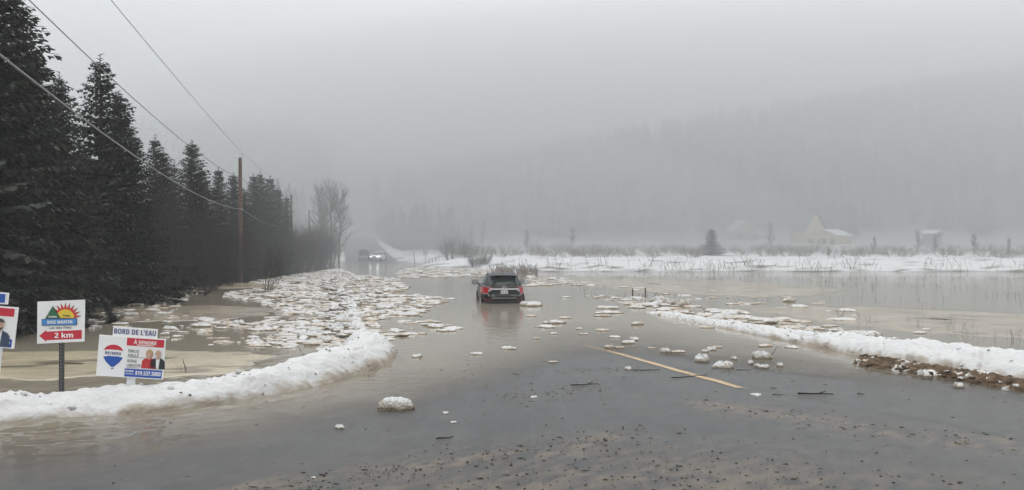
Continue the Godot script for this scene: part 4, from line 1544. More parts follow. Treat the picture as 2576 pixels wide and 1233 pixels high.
func panel(called: String, parent: Node, outline: Array, thick: float, m: Material) -> MeshInstance3D:
	var b := MB.new()
	b.poly(outline, 0.0)
	var back := MB.new()
	back.poly(outline, 0.0)
	b.join(back, Transform3D(Basis.IDENTITY, Vector3(0, 0, -thick)))
	for k in outline.size():
		var p: Vector2 = outline[k]
		var q: Vector2 = outline[(k + 1) % outline.size()]
		b.quad(Vector3(p.x, p.y, -thick), Vector3(p.x, p.y, 0), Vector3(q.x, q.y, 0), Vector3(q.x, q.y, -thick))
	return obj(called, b, m, parent, false)


func portrait(board: Node, cx: float, cy: float, s: float, jacket: Material, hair: Material, long_hair: bool, bald: bool, beard: bool) -> void:
	# a printed head-and-shoulders picture, s = head height
	var skin := mat("print_skin", 0.52, 0.33, 0.25, 0.55)
	var shirt := mat("print_shirt", 0.68, 0.69, 0.7, 0.55)
	if long_hair:
		flat(board, "printed_hair", oval(cx, cy - s * 0.02, s * 0.5, s * 0.66), 0.004, hair)
	flat(board, "printed_jacket", [Vector2(cx - s * 1.02, cy - s * 2.1), Vector2(cx + s * 1.02, cy - s * 2.1), Vector2(cx + s * 0.95, cy - s * 1.05), Vector2(cx + s * 0.72, cy - s * 0.78), Vector2(cx + s * 0.22, cy - s * 0.55), Vector2(cx - s * 0.22, cy - s * 0.55), Vector2(cx - s * 0.72, cy - s * 0.78), Vector2(cx - s * 0.95, cy - s * 1.05)], 0.007, jacket)
	if not long_hair:
		flat(board, "printed_shirt", [Vector2(cx - s * 0.16, cy - s * 2.05), Vector2(cx + s * 0.16, cy - s * 2.05), Vector2(cx + s * 0.26, cy - s * 0.58), Vector2(cx - s * 0.26, cy - s * 0.58)], 0.010, shirt)
	flat(board, "printed_neck", [Vector2(cx - s * 0.17, cy - s * 0.78), Vector2(cx + s * 0.17, cy - s * 0.78), Vector2(cx + s * 0.19, cy - s * 0.3), Vector2(cx - s * 0.19, cy - s * 0.3)], 0.013, skin)
	flat(board, "printed_face", oval(cx, cy, s * 0.36, s * 0.5), 0.016, skin)
	if not bald:
		flat(board, "printed_hair", oval(cx, cy + s * 0.2, s * 0.41, s * 0.38, 0.0, PI, 14), 0.019, hair)
	if beard:
		flat(board, "printed_beard", oval(cx, cy - s * 0.26, s * 0.29, s * 0.27, PI, TAU, 14), 0.019, hair)
	var dark := mat("print_dark", 0.07, 0.045, 0.04, 0.55)
	for e in [-1.0, 1.0]:
		flat(board, "printed_eye", oval(cx + e * s * 0.15, cy + s * 0.04, s * 0.06, s * 0.03, 0.0, TAU, 8), 0.0225, dark)
	flat(board, "printed_mouth", oval(cx, cy - s * 0.25, s * 0.13, s * 0.04, PI, TAU, 8), 0.0225, shirt)


func build_signs() -> void:
	var white := mat("board_white", 0.74, 0.75, 0.76, 0.5)
	var red := mat("print_red", 0.50, 0.022, 0.045, 0.5)
	var blue := mat("print_blue", 0.012, 0.075, 0.36, 0.5)
	var navy := mat("print_navy", 0.03, 0.06, 0.20, 0.5)
	var ink := mat("print_ink", 0.05, 0.05, 0.055, 0.5)
	var snowhite := mat("print_white", 0.8, 0.8, 0.8, 0.5)
	var postgrey := mat("steel_post", 0.05, 0.052, 0.058, 0.5, 0.4)

	# campground sign on a perforated steel post
	var d := 11.6
	var u := d / F                      # metres per sketch unit at the signs
	var camp := thing("campground_sign", "square white campground sign with sun logo and red arrow, 2 km", "sign", Vector3((153 - CX) * u, -0.1, -d), 0.10)
	var py := func(y: float) -> float: return EYE - (y - HY) * u + 0.1
	var mid: float = py.call(810)
	var b := MB.new()
	b.box(Vector3(-0.03, -0.5, -0.035), Vector3(0.03, mid + 0.2, -0.012))
	b.box(Vector3(-0.03, -0.5, -0.06), Vector3(-0.022, mid + 0.2, -0.035))
	b.box(Vector3(0.022, -0.5, -0.06), Vector3(0.03, mid + 0.2, -0.035))
	var post := obj("post", b, postgrey, camp, false)
	var hole := MB.new()
	for k in 17:
		hole.box(Vector3(-0.006, 0.12 + k * 0.052, -0.0115), Vector3(0.006, 0.135 + k * 0.052, -0.0095))
	tag(obj("punched_holes", hole, mat("hole_light", 0.3, 0.29, 0.26, 0.8), post, false), "", "", "", "stuff")
	var board := panel("board", camp, [Vector2(-0.35, -0.325), Vector2(0.33, -0.305), Vector2(0.345, 0.335), Vector2(-0.34, 0.315)], 0.02, white)
	board.position = Vector3(0.01, mid, 0.01)
	board.rotation.z = 0.01
	# logo: sunburst, tent, blue plate
	var burst := []
	for k in 19:
		var a := lerpf(PI * 0.82, -0.02, k / 18.0)
		var r := 0.142 if k % 2 == 0 else 0.222
		burst.append(Vector2(0.065 + cos(a) * r, 0.062 + sin(a) * r))
	burst.append(Vector2(0.0, 0.055))
	var grow_ := []
	for p in burst:
		grow_.append(Vector2(0.065, 0.10) + (p - Vector2(0.065, 0.10)) * 1.07)
	flat(board, "sun_outline", grow_, 0.001, ink)
	flat(board, "sun_rays", burst, 0.004, mat("print_sun_red", 0.56, 0.035, 0.03, 0.5))
	flat(board, "sun_disc", oval(0.065, 0.062, 0.13, 0.13, 0.0, PI, 20), 0.007, mat("print_yellow", 0.66, 0.50, 0.05, 0.5))
	flat(board, "tent_outline", [Vector2(-0.225, 0.056), Vector2(0.0, 0.056), Vector2(-0.112, 0.25)], 0.010, ink)
	flat(board, "tent", [Vector2(-0.212, 0.062), Vector2(-0.014, 0.062), Vector2(-0.112, 0.232)], 0.013, mat("print_green", 0.022, 0.13, 0.05, 0.5))
	flat(board, "name_plate_outline", rect(-0.275, -0.048, 0.235, 0.052), 0.010, navy)
	flat(board, "name_plate", rect(-0.266, -0.04, 0.226, 0.044), 0.013, mat("print_sky_blue", 0.05, 0.23, 0.52, 0.5))
	letters(board, "BAIE MARTIN", Vector3(-0.01, 0.002, 0.016), 0.046, 0.36, snowhite, true)
	letters(board, "Camping", Vector3(-0.115, 0.083, 0.016), 0.024, 0.12, snowhite, true)
	letters(board, "Plage", Vector3(0.085, 0.095, 0.010), 0.026, 0.10, ink, true)
	letters(board, "Lac-des-Piles", Vector3(-0.01, -0.085, 0.001), 0.036, 0.32, ink)
	flat(board, "arrow", [Vector2(-0.315, -0.205), Vector2(-0.215, -0.118), Vector2(-0.215, -0.143), Vector2(0.30, -0.126), Vector2(0.30, -0.262), Vector2(-0.215, -0.272), Vector2(-0.215, -0.296)], 0.001, red)
	letters(board, "2 km", Vector3(0.04, -0.2, 0.004), 0.075, 0.27, snowhite, true)

	# for-sale sign, leaning to the right
	var sale := thing("for_sale_sign", "white for-sale sign with balloon logo and two portraits, leaning right", "sign", Vector3((322 - CX) * 11.4 / F, -0.1, -11.4), 0.06)
	u = 11.4 / F
	var tilt := Node3D.new()
	tilt.name = "tilted_frame"
	var lean := -0.075
	b = MB.new()
	b.box(Vector3(-0.055, -0.5, -0.06), Vector3(0.055, 0.98, -0.02))
	var stand := obj("post", b, mat("post_white", 0.62, 0.65, 0.68, 0.5), sale, false)
	stand.rotation.z = lean
	var face := panel("board", sale, [Vector2(-0.5, -0.30), Vector2(0.47, -0.30), Vector2(0.47, 0.31), Vector2(-0.5, 0.31)], 0.02, white)
	face.position = Vector3(0.06, py.call(892) - 0.02, 0.0)
	face.rotation.z = lean
	flat(face, "red_banner", rect(-0.09, 0.18, 0.455, 0.295), 0.001, red)
	letters(face, "À VENDRE", Vector3(0.18, 0.247, 0.004), 0.052, 0.33, snowhite, true)
	flat(face, "print_line", rect(0.06, 0.192, 0.31, 0.202), 0.004, snowhite)
	flat(face, "blue_banner", rect(-0.09, -0.285, 0.455, -0.165), 0.001, blue)
	letters(face, "819.537.5000", Vector3(0.255, -0.222, 0.004), 0.062, 0.37, snowhite, true)
	letters(face, "RE/MAX", Vector3(-0.015, -0.2, 0.004), 0.028, 0.12, snowhite, true)
	flat(face, "print_line", rect(-0.075, -0.245, 0.045, -0.238), 0.004, snowhite)
	letters(face, "ÉMILIE", Vector3(0.02, 0.108, 0.001), 0.042, 0.155, ink)
	letters(face, "HALLÉ", Vector3(0.02, 0.045, 0.001), 0.042, 0.155, ink)
	flat(face, "print_line", rect(-0.065, 0.004, 0.20, 0.009), 0.001, ink)
	letters(face, "SERGE", Vector3(0.005, -0.048, 0.001), 0.042, 0.145, ink)
	letters(face, "LAROCHE", Vector3(0.035, -0.112, 0.001), 0.042, 0.205, ink)
	flat(face, "print_line", rect(-0.065, -0.15, 0.10, -0.145), 0.001, ink)
	# balloon
	var bal := []
	var c := Vector2(-0.275, 0.045)
	flat(face, "balloon_red", [Vector2(c.x - 0.145, c.y + 0.045), Vector2(c.x - 0.07, c.y + 0.058), Vector2(c.x + 0.07, c.y + 0.058), Vector2(c.x + 0.145, c.y + 0.045), Vector2(c.x + 0.11, c.y + 0.095), Vector2(c.x + 0.06, c.y + 0.125), Vector2(c.x, c.y + 0.135), Vector2(c.x - 0.06, c.y + 0.125), Vector2(c.x - 0.11, c.y + 0.095)], 0.001, red)
	flat(face, "balloon_blue", [Vector2(c.x - 0.145, c.y - 0.055), Vector2(c.x - 0.07, c.y - 0.04), Vector2(c.x + 0.07, c.y - 0.04), Vector2(c.x + 0.145, c.y - 0.055), Vector2(c.x + 0.10, c.y - 0.125), Vector2(c.x + 0.02, c.y - 0.2), Vector2(c.x - 0.02, c.y - 0.2), Vector2(c.x - 0.10, c.y - 0.125)], 0.001, blue)
	flat(face, "balloon_basket", rect(c.x - 0.018, c.y - 0.232, c.x + 0.018, c.y - 0.216), 0.001, navy)
	letters(face, "RE/MAX", Vector3(c.x, c.y + 0.005, 0.001), 0.042, 0.235, navy, true)
	# the printed pair
	portrait(face, 0.255, 0.075, 0.105, mat("print_jacket_red", 0.45, 0.03, 0.035, 0.55), mat("print_blond", 0.48, 0.31, 0.16, 0.55), true, false, false)
	portrait(face, 0.385, 0.085, 0.11, mat("print_suit", 0.025, 0.025, 0.032, 0.55), mat("print_dark", 0.07, 0.045, 0.04, 0.55), false, true, false)
	var rider := panel("rider_board", sale, [Vector2(-0.325, -0.075), Vector2(0.325, -0.075), Vector2(0.325, 0.085), Vector2(-0.325, 0.085)], 0.018, white)
	rider.position = Vector3(0.095, py.call(836), -0.022)
	rider.rotation.z = lean
	letters(rider, "BORD DE L'EAU", Vector3(0, 0.02, 0.001), 0.075, 0.61, navy, true)
	tilt.free()

	# third sign, mostly outside the frame at the left
	var third := thing("realtor_sign", "realtor sign cut by the left frame edge, with a bearded man's portrait", "sign", Vector3((-25 - CX) * 11.2 / F, -0.1, -11.2), 0.12)
	u = 11.2 / F
	lean = -0.10
	b = MB.new()
	b.box(Vector3(-0.055, -0.5, -0.06), Vector3(0.055, 1.0, -0.02))
	stand = obj("post", b, mat("post_white", 0.62, 0.65, 0.68, 0.5), third, false)
	stand.rotation.z = lean
	face = panel("board", third, [Vector2(-0.5, -0.30), Vector2(0.40, -0.30), Vector2(0.40, 0.31), Vector2(-0.5, 0.31)], 0.03, white)
	face.position = Vector3(-0.045, py.call(814), 0.0)
	face.rotation.z = lean
	flat(face, "red_banner", rect(-0.2, 0.17, 0.36, 0.29), 0.001, red)
	letters(face, "RE", Vector3(0.10, 0.245, 0.004), 0.05, 0.10, snowhite, true)
	flat(face, "print_line", rect(0.02, 0.192, 0.16, 0.204), 0.004, snowhite)
	flat(face, "blue_banner", rect(-0.2, -0.285, 0.37, -0.165), 0.001, blue)
	letters(face, "540", Vector3(0.275, -0.222, 0.004), 0.062, 0.14, snowhite, true)
	portrait(face, 0.185, 0.045, 0.155, mat("print_blue_suit", 0.03, 0.05, 0.10, 0.55), mat("print_dark", 0.07, 0.045, 0.04, 0.55), false, false, true)
	rider = panel("rider_board", third, [Vector2(-0.325, -0.08), Vector2(0.24, -0.08), Vector2(0.24, 0.09), Vector2(-0.325, 0.09)], 0.03, white)
	rider.position = Vector3(-0.012, py.call(745), -0.032)
	rider.rotation.z = lean
	flat(rider, "blue_banner", rect(-0.3, -0.06, 0.205, 0.07), 0.001, blue)
	letters(rider, "U", Vector3(0.10, 0.005, 0.004), 0.085, 0.06, snowhite, true)


# ---------------------------------------------------------------- cars
# A body is a stack of rounded plan outlines; panels, lamps and panes are patches laid on that same surface.
class Shell:
	var rows := []      # [y, half width, z of the rear, z of the front, squareness]

	func row(y: float) -> Array:
		if y <= rows[0][0]:
			return rows[0]
		for k in range(1, rows.size()):
			if y <= rows[k][0]:
				var t: float = (y - rows[k - 1][0]) / (rows[k][0] - rows[k - 1][0])
				var out := []
				for j in 5:
					out.append(lerpf(rows[k - 1][j], rows[k][j], t))
				return out
		return rows[-1]

	# a = 0 at the middle of the rear, PI/2 on the right side, PI at the front
	func at(a: float, y: float, out := 0.0) -> Vector3:
		var r := row(y)
		var e: float = 2.0 / r[4]
		var s := sin(a)
		var c := cos(a)
		var zc: float = (r[2] + r[3]) / 2.0
		var hl: float = (r[2] - r[3]) / 2.0
		var p := Vector3(signf(s) * pow(absf(s), e) * r[1], y, zc + signf(c) * pow(absf(c), e) * hl)
		if out != 0.0:
			var n := Vector3(signf(s) * pow(absf(s), 2.0 - e), 0.25, signf(c) * pow(absf(c), 2.0 - e)).normalized()
			p += n * out
		return p

	# the angle of a point on the rear whose x is f times the half width
	func rear(f: float, y: float) -> float:
		var r := row(y)
		return signf(f) * asin(pow(clampf(absf(f), 0.0, 1.0), r[4] / 2.0))

	# the angle on the right side at depth z
	func side(z: float, y: float) -> float:
		var r := row(y)
		var f := clampf((z - (r[2] + r[3]) / 2.0) / ((r[2] - r[3]) / 2.0), -1.0, 1.0)
		return acos(signf(f) * pow(absf(f), r[4] / 2.0))


func shell_body(sh: Shell, y0: float, y1: float, steps: int, around: int, roofed: bool) -> MB:
	var b := MB.new()
	for j in steps + 1:
		var y := lerpf(y0, y1, float(j) / steps)
		for k in around:
			b.add(sh.at(TAU * k / around, y))
	for j in steps:
		for k in around:
			b.link(j * around + k, (j + 1) * around + k, (j + 1) * around + (k + 1) % around, j * around + (k + 1) % around)
	if roofed:
		# crown the roof with shrinking rings
		var top := sh.row(y1)
		var last := steps * around
		for j in 5:
			var q := 1.0 - (j + 1) / 5.0
			var first := b.v.size()
			for k in around:
				var p := sh.at(TAU * k / around, y1)
				var zc: float = (top[2] + top[3]) / 2.0
				b.add(Vector3(p.x * q, y1 + 0.045 * (1.0 - q * q), zc + (p.z - zc) * q))
			for k in around:
				b.link(last + k, first + k, first + (k + 1) % around, last + (k + 1) % around)
			last = first
	return b


func patch(sh: Shell, left: Callable, right: Callable, y0: Callable, y1: Callable, out: float, nu := 10, nv := 6) -> MB:
	# left(y), right(y): angles; y0(u), y1(u): lower and upper edge along the patch
	var b := MB.new()
	for j in nv + 1:
		for i in nu + 1:
			var u := float(i) / nu
			var y: float = lerpf(y0.call(u), y1.call(u), float(j) / nv)
			b.add(sh.at(lerpf(left.call(y), right.call(y), u), y, out), Color.WHITE, Vector2(u, 1.0 - float(j) / nv))
	for j in nv:
		for i in nu:
			var a := j * (nu + 1) + i
			b.link(a, a + nu + 1, a + nu + 2, a + 1)
	# a rim back to the body, so that the patch has an edge
	var rim := []
	for i in nu + 1:
		rim.append(Vector2(float(i) / nu, 0))
	for j in range(1, nv + 1):
		rim.append(Vector2(1, float(j) / nv))
	for i in range(nu - 1, -1, -1):
		rim.append(Vector2(float(i) / nu, 1))
	for j in range(nv - 1, 0, -1):
		rim.append(Vector2(0, float(j) / nv))
	var pts := []
	for r in rim:
		var y: float = lerpf(y0.call(r.x), y1.call(r.x), r.y)
		pts.append([sh.at(lerpf(left.call(y), right.call(y), r.x), y, out), sh.at(lerpf(left.call(y), right.call(y), r.x), y, -0.01)])
	for k in pts.size():
		var n: int = (k + 1) % pts.size()
		b.quad(pts[k][0], pts[n][0], pts[n][1], pts[k][1])
	return b


func wheel(parent: Node, at: Vector3, r: float, w: float, tyre: Material, rim: Material) -> void:
	var o := Node3D.new()
	o.name = "wheel"
	parent.add_child(o, true)
	o.position = at
	var b := MB.new()
	b.tube([Vector3(-w / 2, 0, 0), Vector3(-w / 2, 0, 0), Vector3(-w * 0.4, 0, 0), Vector3(w * 0.4, 0, 0), Vector3(w / 2, 0, 0), Vector3(w / 2, 0, 0)], [r * 0.62, r * 0.92, r, r, r * 0.92, r * 0.62], 24)
	obj("tyre", b, tyre, o)
	b = MB.new()
	for s in [-1.0, 1.0]:
		for k in 5:
			var a := TAU * k / 5.0
			b.tube([Vector3(s * w * 0.47, 0, 0), Vector3(s * w * 0.47, sin(a) * r * 0.6, cos(a) * r * 0.6)], [0.045, 0.03], 5)
	obj("rim", b, rim, o)


func car_paint(called: String, r: float, g: float, b: float) -> StandardMaterial3D:
	var m := mat(called, r, g, b, 0.35, 0.0)
	m.metallic_specular = 0.22
	m.clearcoat_enabled = true
	m.clearcoat = 0.28
	m.clearcoat_roughness = 0.06
	return m


func suv(called: String, label: String, at: Vector3, turn: float, paint: Material, lit: bool) -> Node3D:
	var o := thing(called, label, "car", at, turn)
	var glass := mat("tinted_glass", 0.012, 0.02, 0.021, 0.08)
	glass.metallic_specular = 0.35
	var chrome := mat("chrome", 0.62, 0.63, 0.64, 0.22, 0.85)
	var black := mat("black_trim", 0.014, 0.014, 0.015, 0.45)
	var tyre := mat("tyre_rubber", 0.02, 0.02, 0.02, 0.85)
	var rim := mat("alloy", 0.4, 0.4, 0.41, 0.35, 0.7)
	var lamp_red := mat("lamp_red", 0.34, 0.010, 0.018, 0.2)
	var lamp_clear := mat("lamp_clear", 0.36, 0.35, 0.36, 0.15)
	var low := Shell.new()
	low.rows = [[0.22, 0.80, 2.18, -2.2, 6.0], [0.34, 0.88, 2.30, -2.30, 5.5], [0.50, 0.915, 2.335, -2.335, 5.0], [0.66, 0.92, 2.33, -2.32, 4.6], [0.78, 0.925, 2.27, -2.28, 4.8], [0.90, 0.92, 2.25, -2.2, 5.0], [1.02, 0.905, 2.225, -2.0, 5.2], [1.08, 0.875, 2.19, -1.75, 5.2], [1.10, 0.84, 2.15, -1.6, 5.2]]
	var b := shell_body(low, 0.22, 1.10, 22, 72, true)
	obj("body", b, paint, o)
	var top := Shell.new()
	top.rows = [[1.06, 0.845, 2.185, -1.12, 5.0], [1.20, 0.80, 2.09, -0.93, 5.0], [1.35, 0.735, 1.97, -0.66, 5.0], [1.48, 0.675, 1.85, -0.40, 4.8], [1.57, 0.625, 1.74, -0.14, 4.5], [1.61, 0.58, 1.64, 0.02, 4.2]]
	obj("cabin", shell_body(top, 1.06, 1.61, 16, 72, true), paint, o)
	var c := func(v: float) -> Callable: return func(_u: float) -> float: return v
	var rear := func(sh: Shell, f: float) -> Callable: return func(y: float) -> float: return sh.rear(f, y)
	# rear window, spoiler over it
	obj("rear_window", patch(top, rear.call(top, -0.86), rear.call(top, 0.86), func(u: float) -> float: return 1.125 + 0.03 * pow(absf(u - 0.5) * 2.0, 3.0), func(u: float) -> float: return 1.50 - 0.04 * pow(absf(u - 0.5) * 2.0, 4.0), 0.006, 18, 6), glass, o)
	b = MB.new()
	for j in 2:
		for k in 13:
			var f := -1.0 + k / 6.0
			var bow := 1.0 - 0.12 * f * f
			for e in [[1.66, 1.605], [1.99, 1.555], [2.0, 1.525], [1.80, 1.535]]:
				b.add(Vector3(f * 0.60, e[1] - 0.035 * f * f * f * f + (0.012 if j else 0.0), e[0] * (0.985 + 0.015 * bow)))
	for k in 12:
		for e in 4:
			b.link(k * 4 + e, k * 4 + (e + 1) % 4, (k + 1) * 4 + (e + 1) % 4, (k + 1) * 4 + e)
	var spoiler := obj("spoiler", b, paint, o)
	b = MB.new()
	b.box(Vector3(-0.17, 1.522, 1.985), Vector3(0.17, 1.54, 1.998))
	obj("brake_lamp", b, mat("lamp_dark_red", 0.12, 0.01, 0.012, 0.25), spoiler, false)
	# side windows and the windscreen
	for s in [-1.0, 1.0]:
		for w in [[-0.95, 0.02], [0.08, 1.02], [1.09, 1.72]]:
			var z0: float = w[0]
			var z1: float = w[1]
			var l := func(y: float) -> float: return s * top.side(maxf(z0, top.row(y)[3] + 0.2), y)
			var r := func(y: float) -> float: return s * top.side(minf(z1, top.row(y)[2] - 0.22), y)
			obj("side_window", patch(top, l, r, c.call(1.12), c.call(1.50), 0.006, 6, 5), glass, o)
		# chrome line under them
		var pts := []
		for k in 12:
			var z := lerpf(-1.0, 1.85, k / 11.0)
			pts.append(top.at(s * top.side(z, 1.10), 1.10, 0.008))
		b = MB.new()
		b.tube(pts, pts.map(func(_p): return 0.011), 5)
		obj("window_trim", b, chrome, o)
		# roof rail on two feet
		b = MB.new()
		b.tube([Vector3(s * 0.555, 1.60, 1.55), Vector3(s * 0.565, 1.665, 1.40), Vector3(s * 0.57, 1.68, 0.8), Vector3(s * 0.56, 1.675, 0.2), Vector3(s * 0.54, 1.61, 0.02)], [0.02, 0.028, 0.028, 0.028, 0.02], 6)
		obj("roof_rail", b, chrome, o)
		# mirror
		b = MB.new()
		b.tube([Vector3(s * 0.86, 1.06, -0.66), Vector3(s * 0.95, 1.10, -0.68)], [0.035, 0.03], 6)
		for ring in [[-0.10, 0.05, 0.04], [-0.08, 0.12, 0.09], [0.0, 0.15, 0.115], [0.06, 0.145, 0.11], [0.065, 0.11, 0.085]]:
			for k in 14:
				var a := TAU * k / 14.0
				b.add(Vector3(s * 1.06 + cos(a) * ring[1], 1.145 + sin(a) * ring[2], -0.68 + ring[0]))
		var n0 := b.v.size() - 70
		for j in 4:
			for k in 14:
				b.link(n0 + j * 14 + k, n0 + j * 14 + (k + 1) % 14, n0 + (j + 1) * 14 + (k + 1) % 14, n0 + (j + 1) * 14 + k)
		var mirror := obj("mirror", b, black if not lit else paint, o)
		b = MB.new()
		b.disc(Vector3(s * 1.06, 1.145, -0.61), 0.12, 0.09, 18)
		obj("mirror_glass", b, mat("mirror_glass", 0.5, 0.52, 0.53, 0.06, 0.9), mirror, false)
		# tail lamps wrapping the corner: red block, clear wedge below, thin red tongue above the bar
		var edge := func(y: float) -> float: return s * (low.rear(0.985, y) + 0.16)
		var inner := func(y: float) -> float: return s * low.rear(0.74, y)
		obj("tail_lamp", patch(low, inner, edge, func(u: float) -> float: return 0.79 - 0.03 * u, func(u: float) -> float: return 1.03 + 0.005 * u, 0.014, 10, 5), lamp_red, o)
		obj("lamp_surround", patch(low, func(y: float) -> float: return s * low.rear(0.73, y), func(y: float) -> float: return s * (low.rear(0.985, y) + 0.19), func(u: float) -> float: return 0.765 - 0.03 * u, func(u: float) -> float: return 1.04 + 0.007 * u, 0.006, 10, 5), mat("lamp_edge", 0.45, 0.3, 0.31, 0.2), o)
		obj("lamp_tongue", patch(low, func(y: float) -> float: return s * low.rear(0.52, y), func(y: float) -> float: return s * low.rear(0.735, y), func(_u: float) -> float: return 0.992, func(u: float) -> float: return 1.01 + 0.035 * u, 0.014, 8, 3), lamp_red, o)
		obj("reverse_lamp", patch(low, func(y: float) -> float: return s * low.rear(0.55, y), func(y: float) -> float: return s * low.rear(0.735, y), func(u: float) -> float: return 0.92 - 0.085 * u, func(_u: float) -> float: return 0.928, 0.012, 8, 3), lamp_clear, o)
		obj("bumper_reflector", patch(low, func(y: float) -> float: return s * low.rear(0.52, y), func(y: float) -> float: return s * low.rear(0.97, y), func(u: float) -> float: return 0.545 - 0.035 * minf(1.0, u * 3.0), func(u: float) -> float: return 0.56 + 0.004 * u, 0.012, 8, 2), mat("lamp_dark_red", 0.12, 0.01, 0.012, 0.25), o)
		# chrome line that frames the tailgate
		pts = []
		for k in 9:
			var t := k / 8.0
			var y := lerpf(0.88, 0.685, minf(1.0, t * 1.35))
			var f := 0.735 if t < 0.6 else lerpf(0.735, 0.66, (t - 0.6) / 0.4)
			if t > 0.72:
				y = 0.675
			pts.append(low.at(s * low.rear(f, y), y, 0.006))
		b = MB.new()
		b.tube(pts, pts.map(func(_p): return 0.007), 4)
		obj("tailgate_seam", b, chrome, o)
	obj("windscreen", patch(top, func(y: float) -> float: return PI - top.rear(0.9, y), func(y: float) -> float: return PI + top.rear(0.9, y), c.call(1.1), c.call(1.55), 0.006, 14, 6), glass, o)
	# bright bar between the lamps, round badge over its middle
	obj("chrome_bar", patch(low, rear.call(low, -0.70), rear.call(low, 0.70), c.call(0.948), c.call(0.984), 0.024, 20, 2), chrome, o)
	b = MB.new()
	var zr: float = low.row(0.98)[2] + 0.028
	for k in 28:
		var a := TAU * k / 28.0
		var a2 := TAU * (k + 1) / 28.0
		b.quad(Vector3(cos(a) * 0.078, 0.985 + sin(a) * 0.078, zr), Vector3(cos(a) * 0.112, 0.985 + sin(a) * 0.112, zr), Vector3(cos(a2) * 0.112, 0.985 + sin(a2) * 0.112, zr), Vector3(cos(a2) * 0.078, 0.985 + sin(a2) * 0.078, zr))
		b.quad(Vector3(cos(a) * 0.112, 0.985 + sin(a) * 0.112, zr), Vector3(cos(a) * 0.114, 0.985 + sin(a) * 0.114, zr - 0.03), Vector3(cos(a2) * 0.114, 0.985 + sin(a2) * 0.114, zr - 0.03), Vector3(cos(a2) * 0.112, 0.985 + sin(a2) * 0.112, zr))
	var badge := obj("badge_ring", b, chrome, o, false)
	b = MB.new()
	b.disc(Vector3(0, 0.985, zr - 0.006), 0.08, 0.08, 24)
	obj("badge_field", b, black, badge, false)
	for k in 3:
		var q := -0.032 + k * 0.032
		var e := 0.985 + 0.026 - k * 0.026
		flat(badge, "badge_shield", [Vector2(q - 0.016, e + 0.016), Vector2(q - 0.014, e - 0.01), Vector2(q, e - 0.022), Vector2(q + 0.014, e - 0.01), Vector2(q + 0.016, e + 0.016)], zr - 0.004 + 0.0005 * k, chrome)
	# number plate, wiper, lettering, lower chrome line, exhaust skirt
	b = MB.new()
	zr = low.row(0.83)[2] + 0.012
	b.box(Vector3(-0.155, 0.765, zr - 0.02), Vector3(0.155, 0.905, zr))
	var plate := obj("number_plate", b, mat("plate_white", 0.6, 0.6, 0.56, 0.5), o, false)
	letters(plate, "AT 30", Vector3(0, 0.832, zr + 0.001), 0.068, 0.25, mat("print_navy", 0.03, 0.06, 0.20, 0.5), true)
	b = MB.new()
	b.tube([top.at(top.rear(0.12, 1.15), 1.15, 0.02), top.at(top.rear(0.3, 1.19), 1.19, 0.03), top.at(top.rear(0.6, 1.185), 1.185, 0.03)], [0.014, 0.012, 0.007], 5)
	obj("rear_wiper", b, black, o)
	if not lit:
		for w in [[-0.47, 0.725, "AWD", 0.042, 0.125], [-0.47, 0.67, "PREMIUM", 0.018, 0.15], [0.42, 0.69, "ENVISION", 0.03, 0.29]]:
			zr = low.row(w[1])[2] - 0.006
			letters(o, w[2], Vector3(w[0], w[1], zr), w[3], w[4], chrome, true)
	obj("bumper_trim", patch(low, rear.call(low, -0.55), rear.call(low, 0.55), func(u: float) -> float: return 0.572 + 0.012 * (1.0 - pow(absf(u - 0.5) * 2.0, 6.0)), func(u: float) -> float: return 0.588 + 0.012 * (1.0 - pow(absf(u - 0.5) * 2.0, 6.0)), 0.013, 18, 2), chrome, o)
	obj("rear_skirt", patch(low, rear.call(low, -0.9), rear.call(low, 0.9), c.call(0.25), c.call(0.49), 0.006, 16, 4), black, o)
	b = MB.new()
	b.tri(Vector3(-0.012, 1.645, 1.50), Vector3(0.0, 1.745, 1.545), Vector3(0.0, 1.645, 1.36))
	b.tri(Vector3(0.012, 1.645, 1.50), Vector3(0.0, 1.645, 1.36), Vector3(0.0, 1.745, 1.545))
	b.tri(Vector3(-0.02, 1.645, 1.56), Vector3(0.02, 1.645, 1.56), Vector3(0.0, 1.745, 1.55))
	obj("antenna_fin", b, black, o, false)
	# wheel arches and wheels
	for s in [-1.0, 1.0]:
		for z in [-1.42, 1.40]:
			b = MB.new()
			for k in 13:
				var a := PI * k / 12.0
				var z2: float = z + cos(a) * 0.41
				b.add(Vector3(s * (low.row(0.5)[1] + 0.012), maxf(0.24, 0.36 + sin(a) * 0.41), z2))
				b.add(Vector3(s * (low.row(0.5)[1] + 0.02), maxf(0.24, 0.36 + sin(a) * 0.34), z + cos(a) * 0.34))
				if k:
					b.link(k * 2 - 2, k * 2, k * 2 + 1, k * 2 - 1)
			obj("wheel_arch", b, black, o)
			wheel(o, Vector3(s * 0.83, 0.355, z), 0.355, 0.235, tyre, rim)
		# door handles
		for z in [-0.25, 0.78]:
			b = MB.new()
			b.tube([Vector3(s * 0.925, 0.93, z - 0.1), Vector3(s * 0.955, 0.935, z - 0.05), Vector3(s * 0.955, 0.935, z + 0.06), Vector3(s * 0.925, 0.93, z + 0.1)], [0.012, 0.014, 0.014, 0.012], 5)
			obj("door_handle", b, chrome, o)
	# front: grille, lower intake, headlights
	obj("grille", patch(low, func(y: float) -> float: return PI - low.rear(0.42, y), func(y: float) -> float: return PI + low.rear(0.42, y), c.call(0.62), c.call(0.86), 0.012, 10, 3), black, o)
	b = MB.new()
	for k in 4:
		var y := 0.65 + k * 0.06
		b.tube([low.at(PI - low.rear(0.4, y), y, 0.016), low.at(PI, y, 0.016), low.at(PI + low.rear(0.4, y), y, 0.016)], [0.008, 0.008, 0.008], 4)
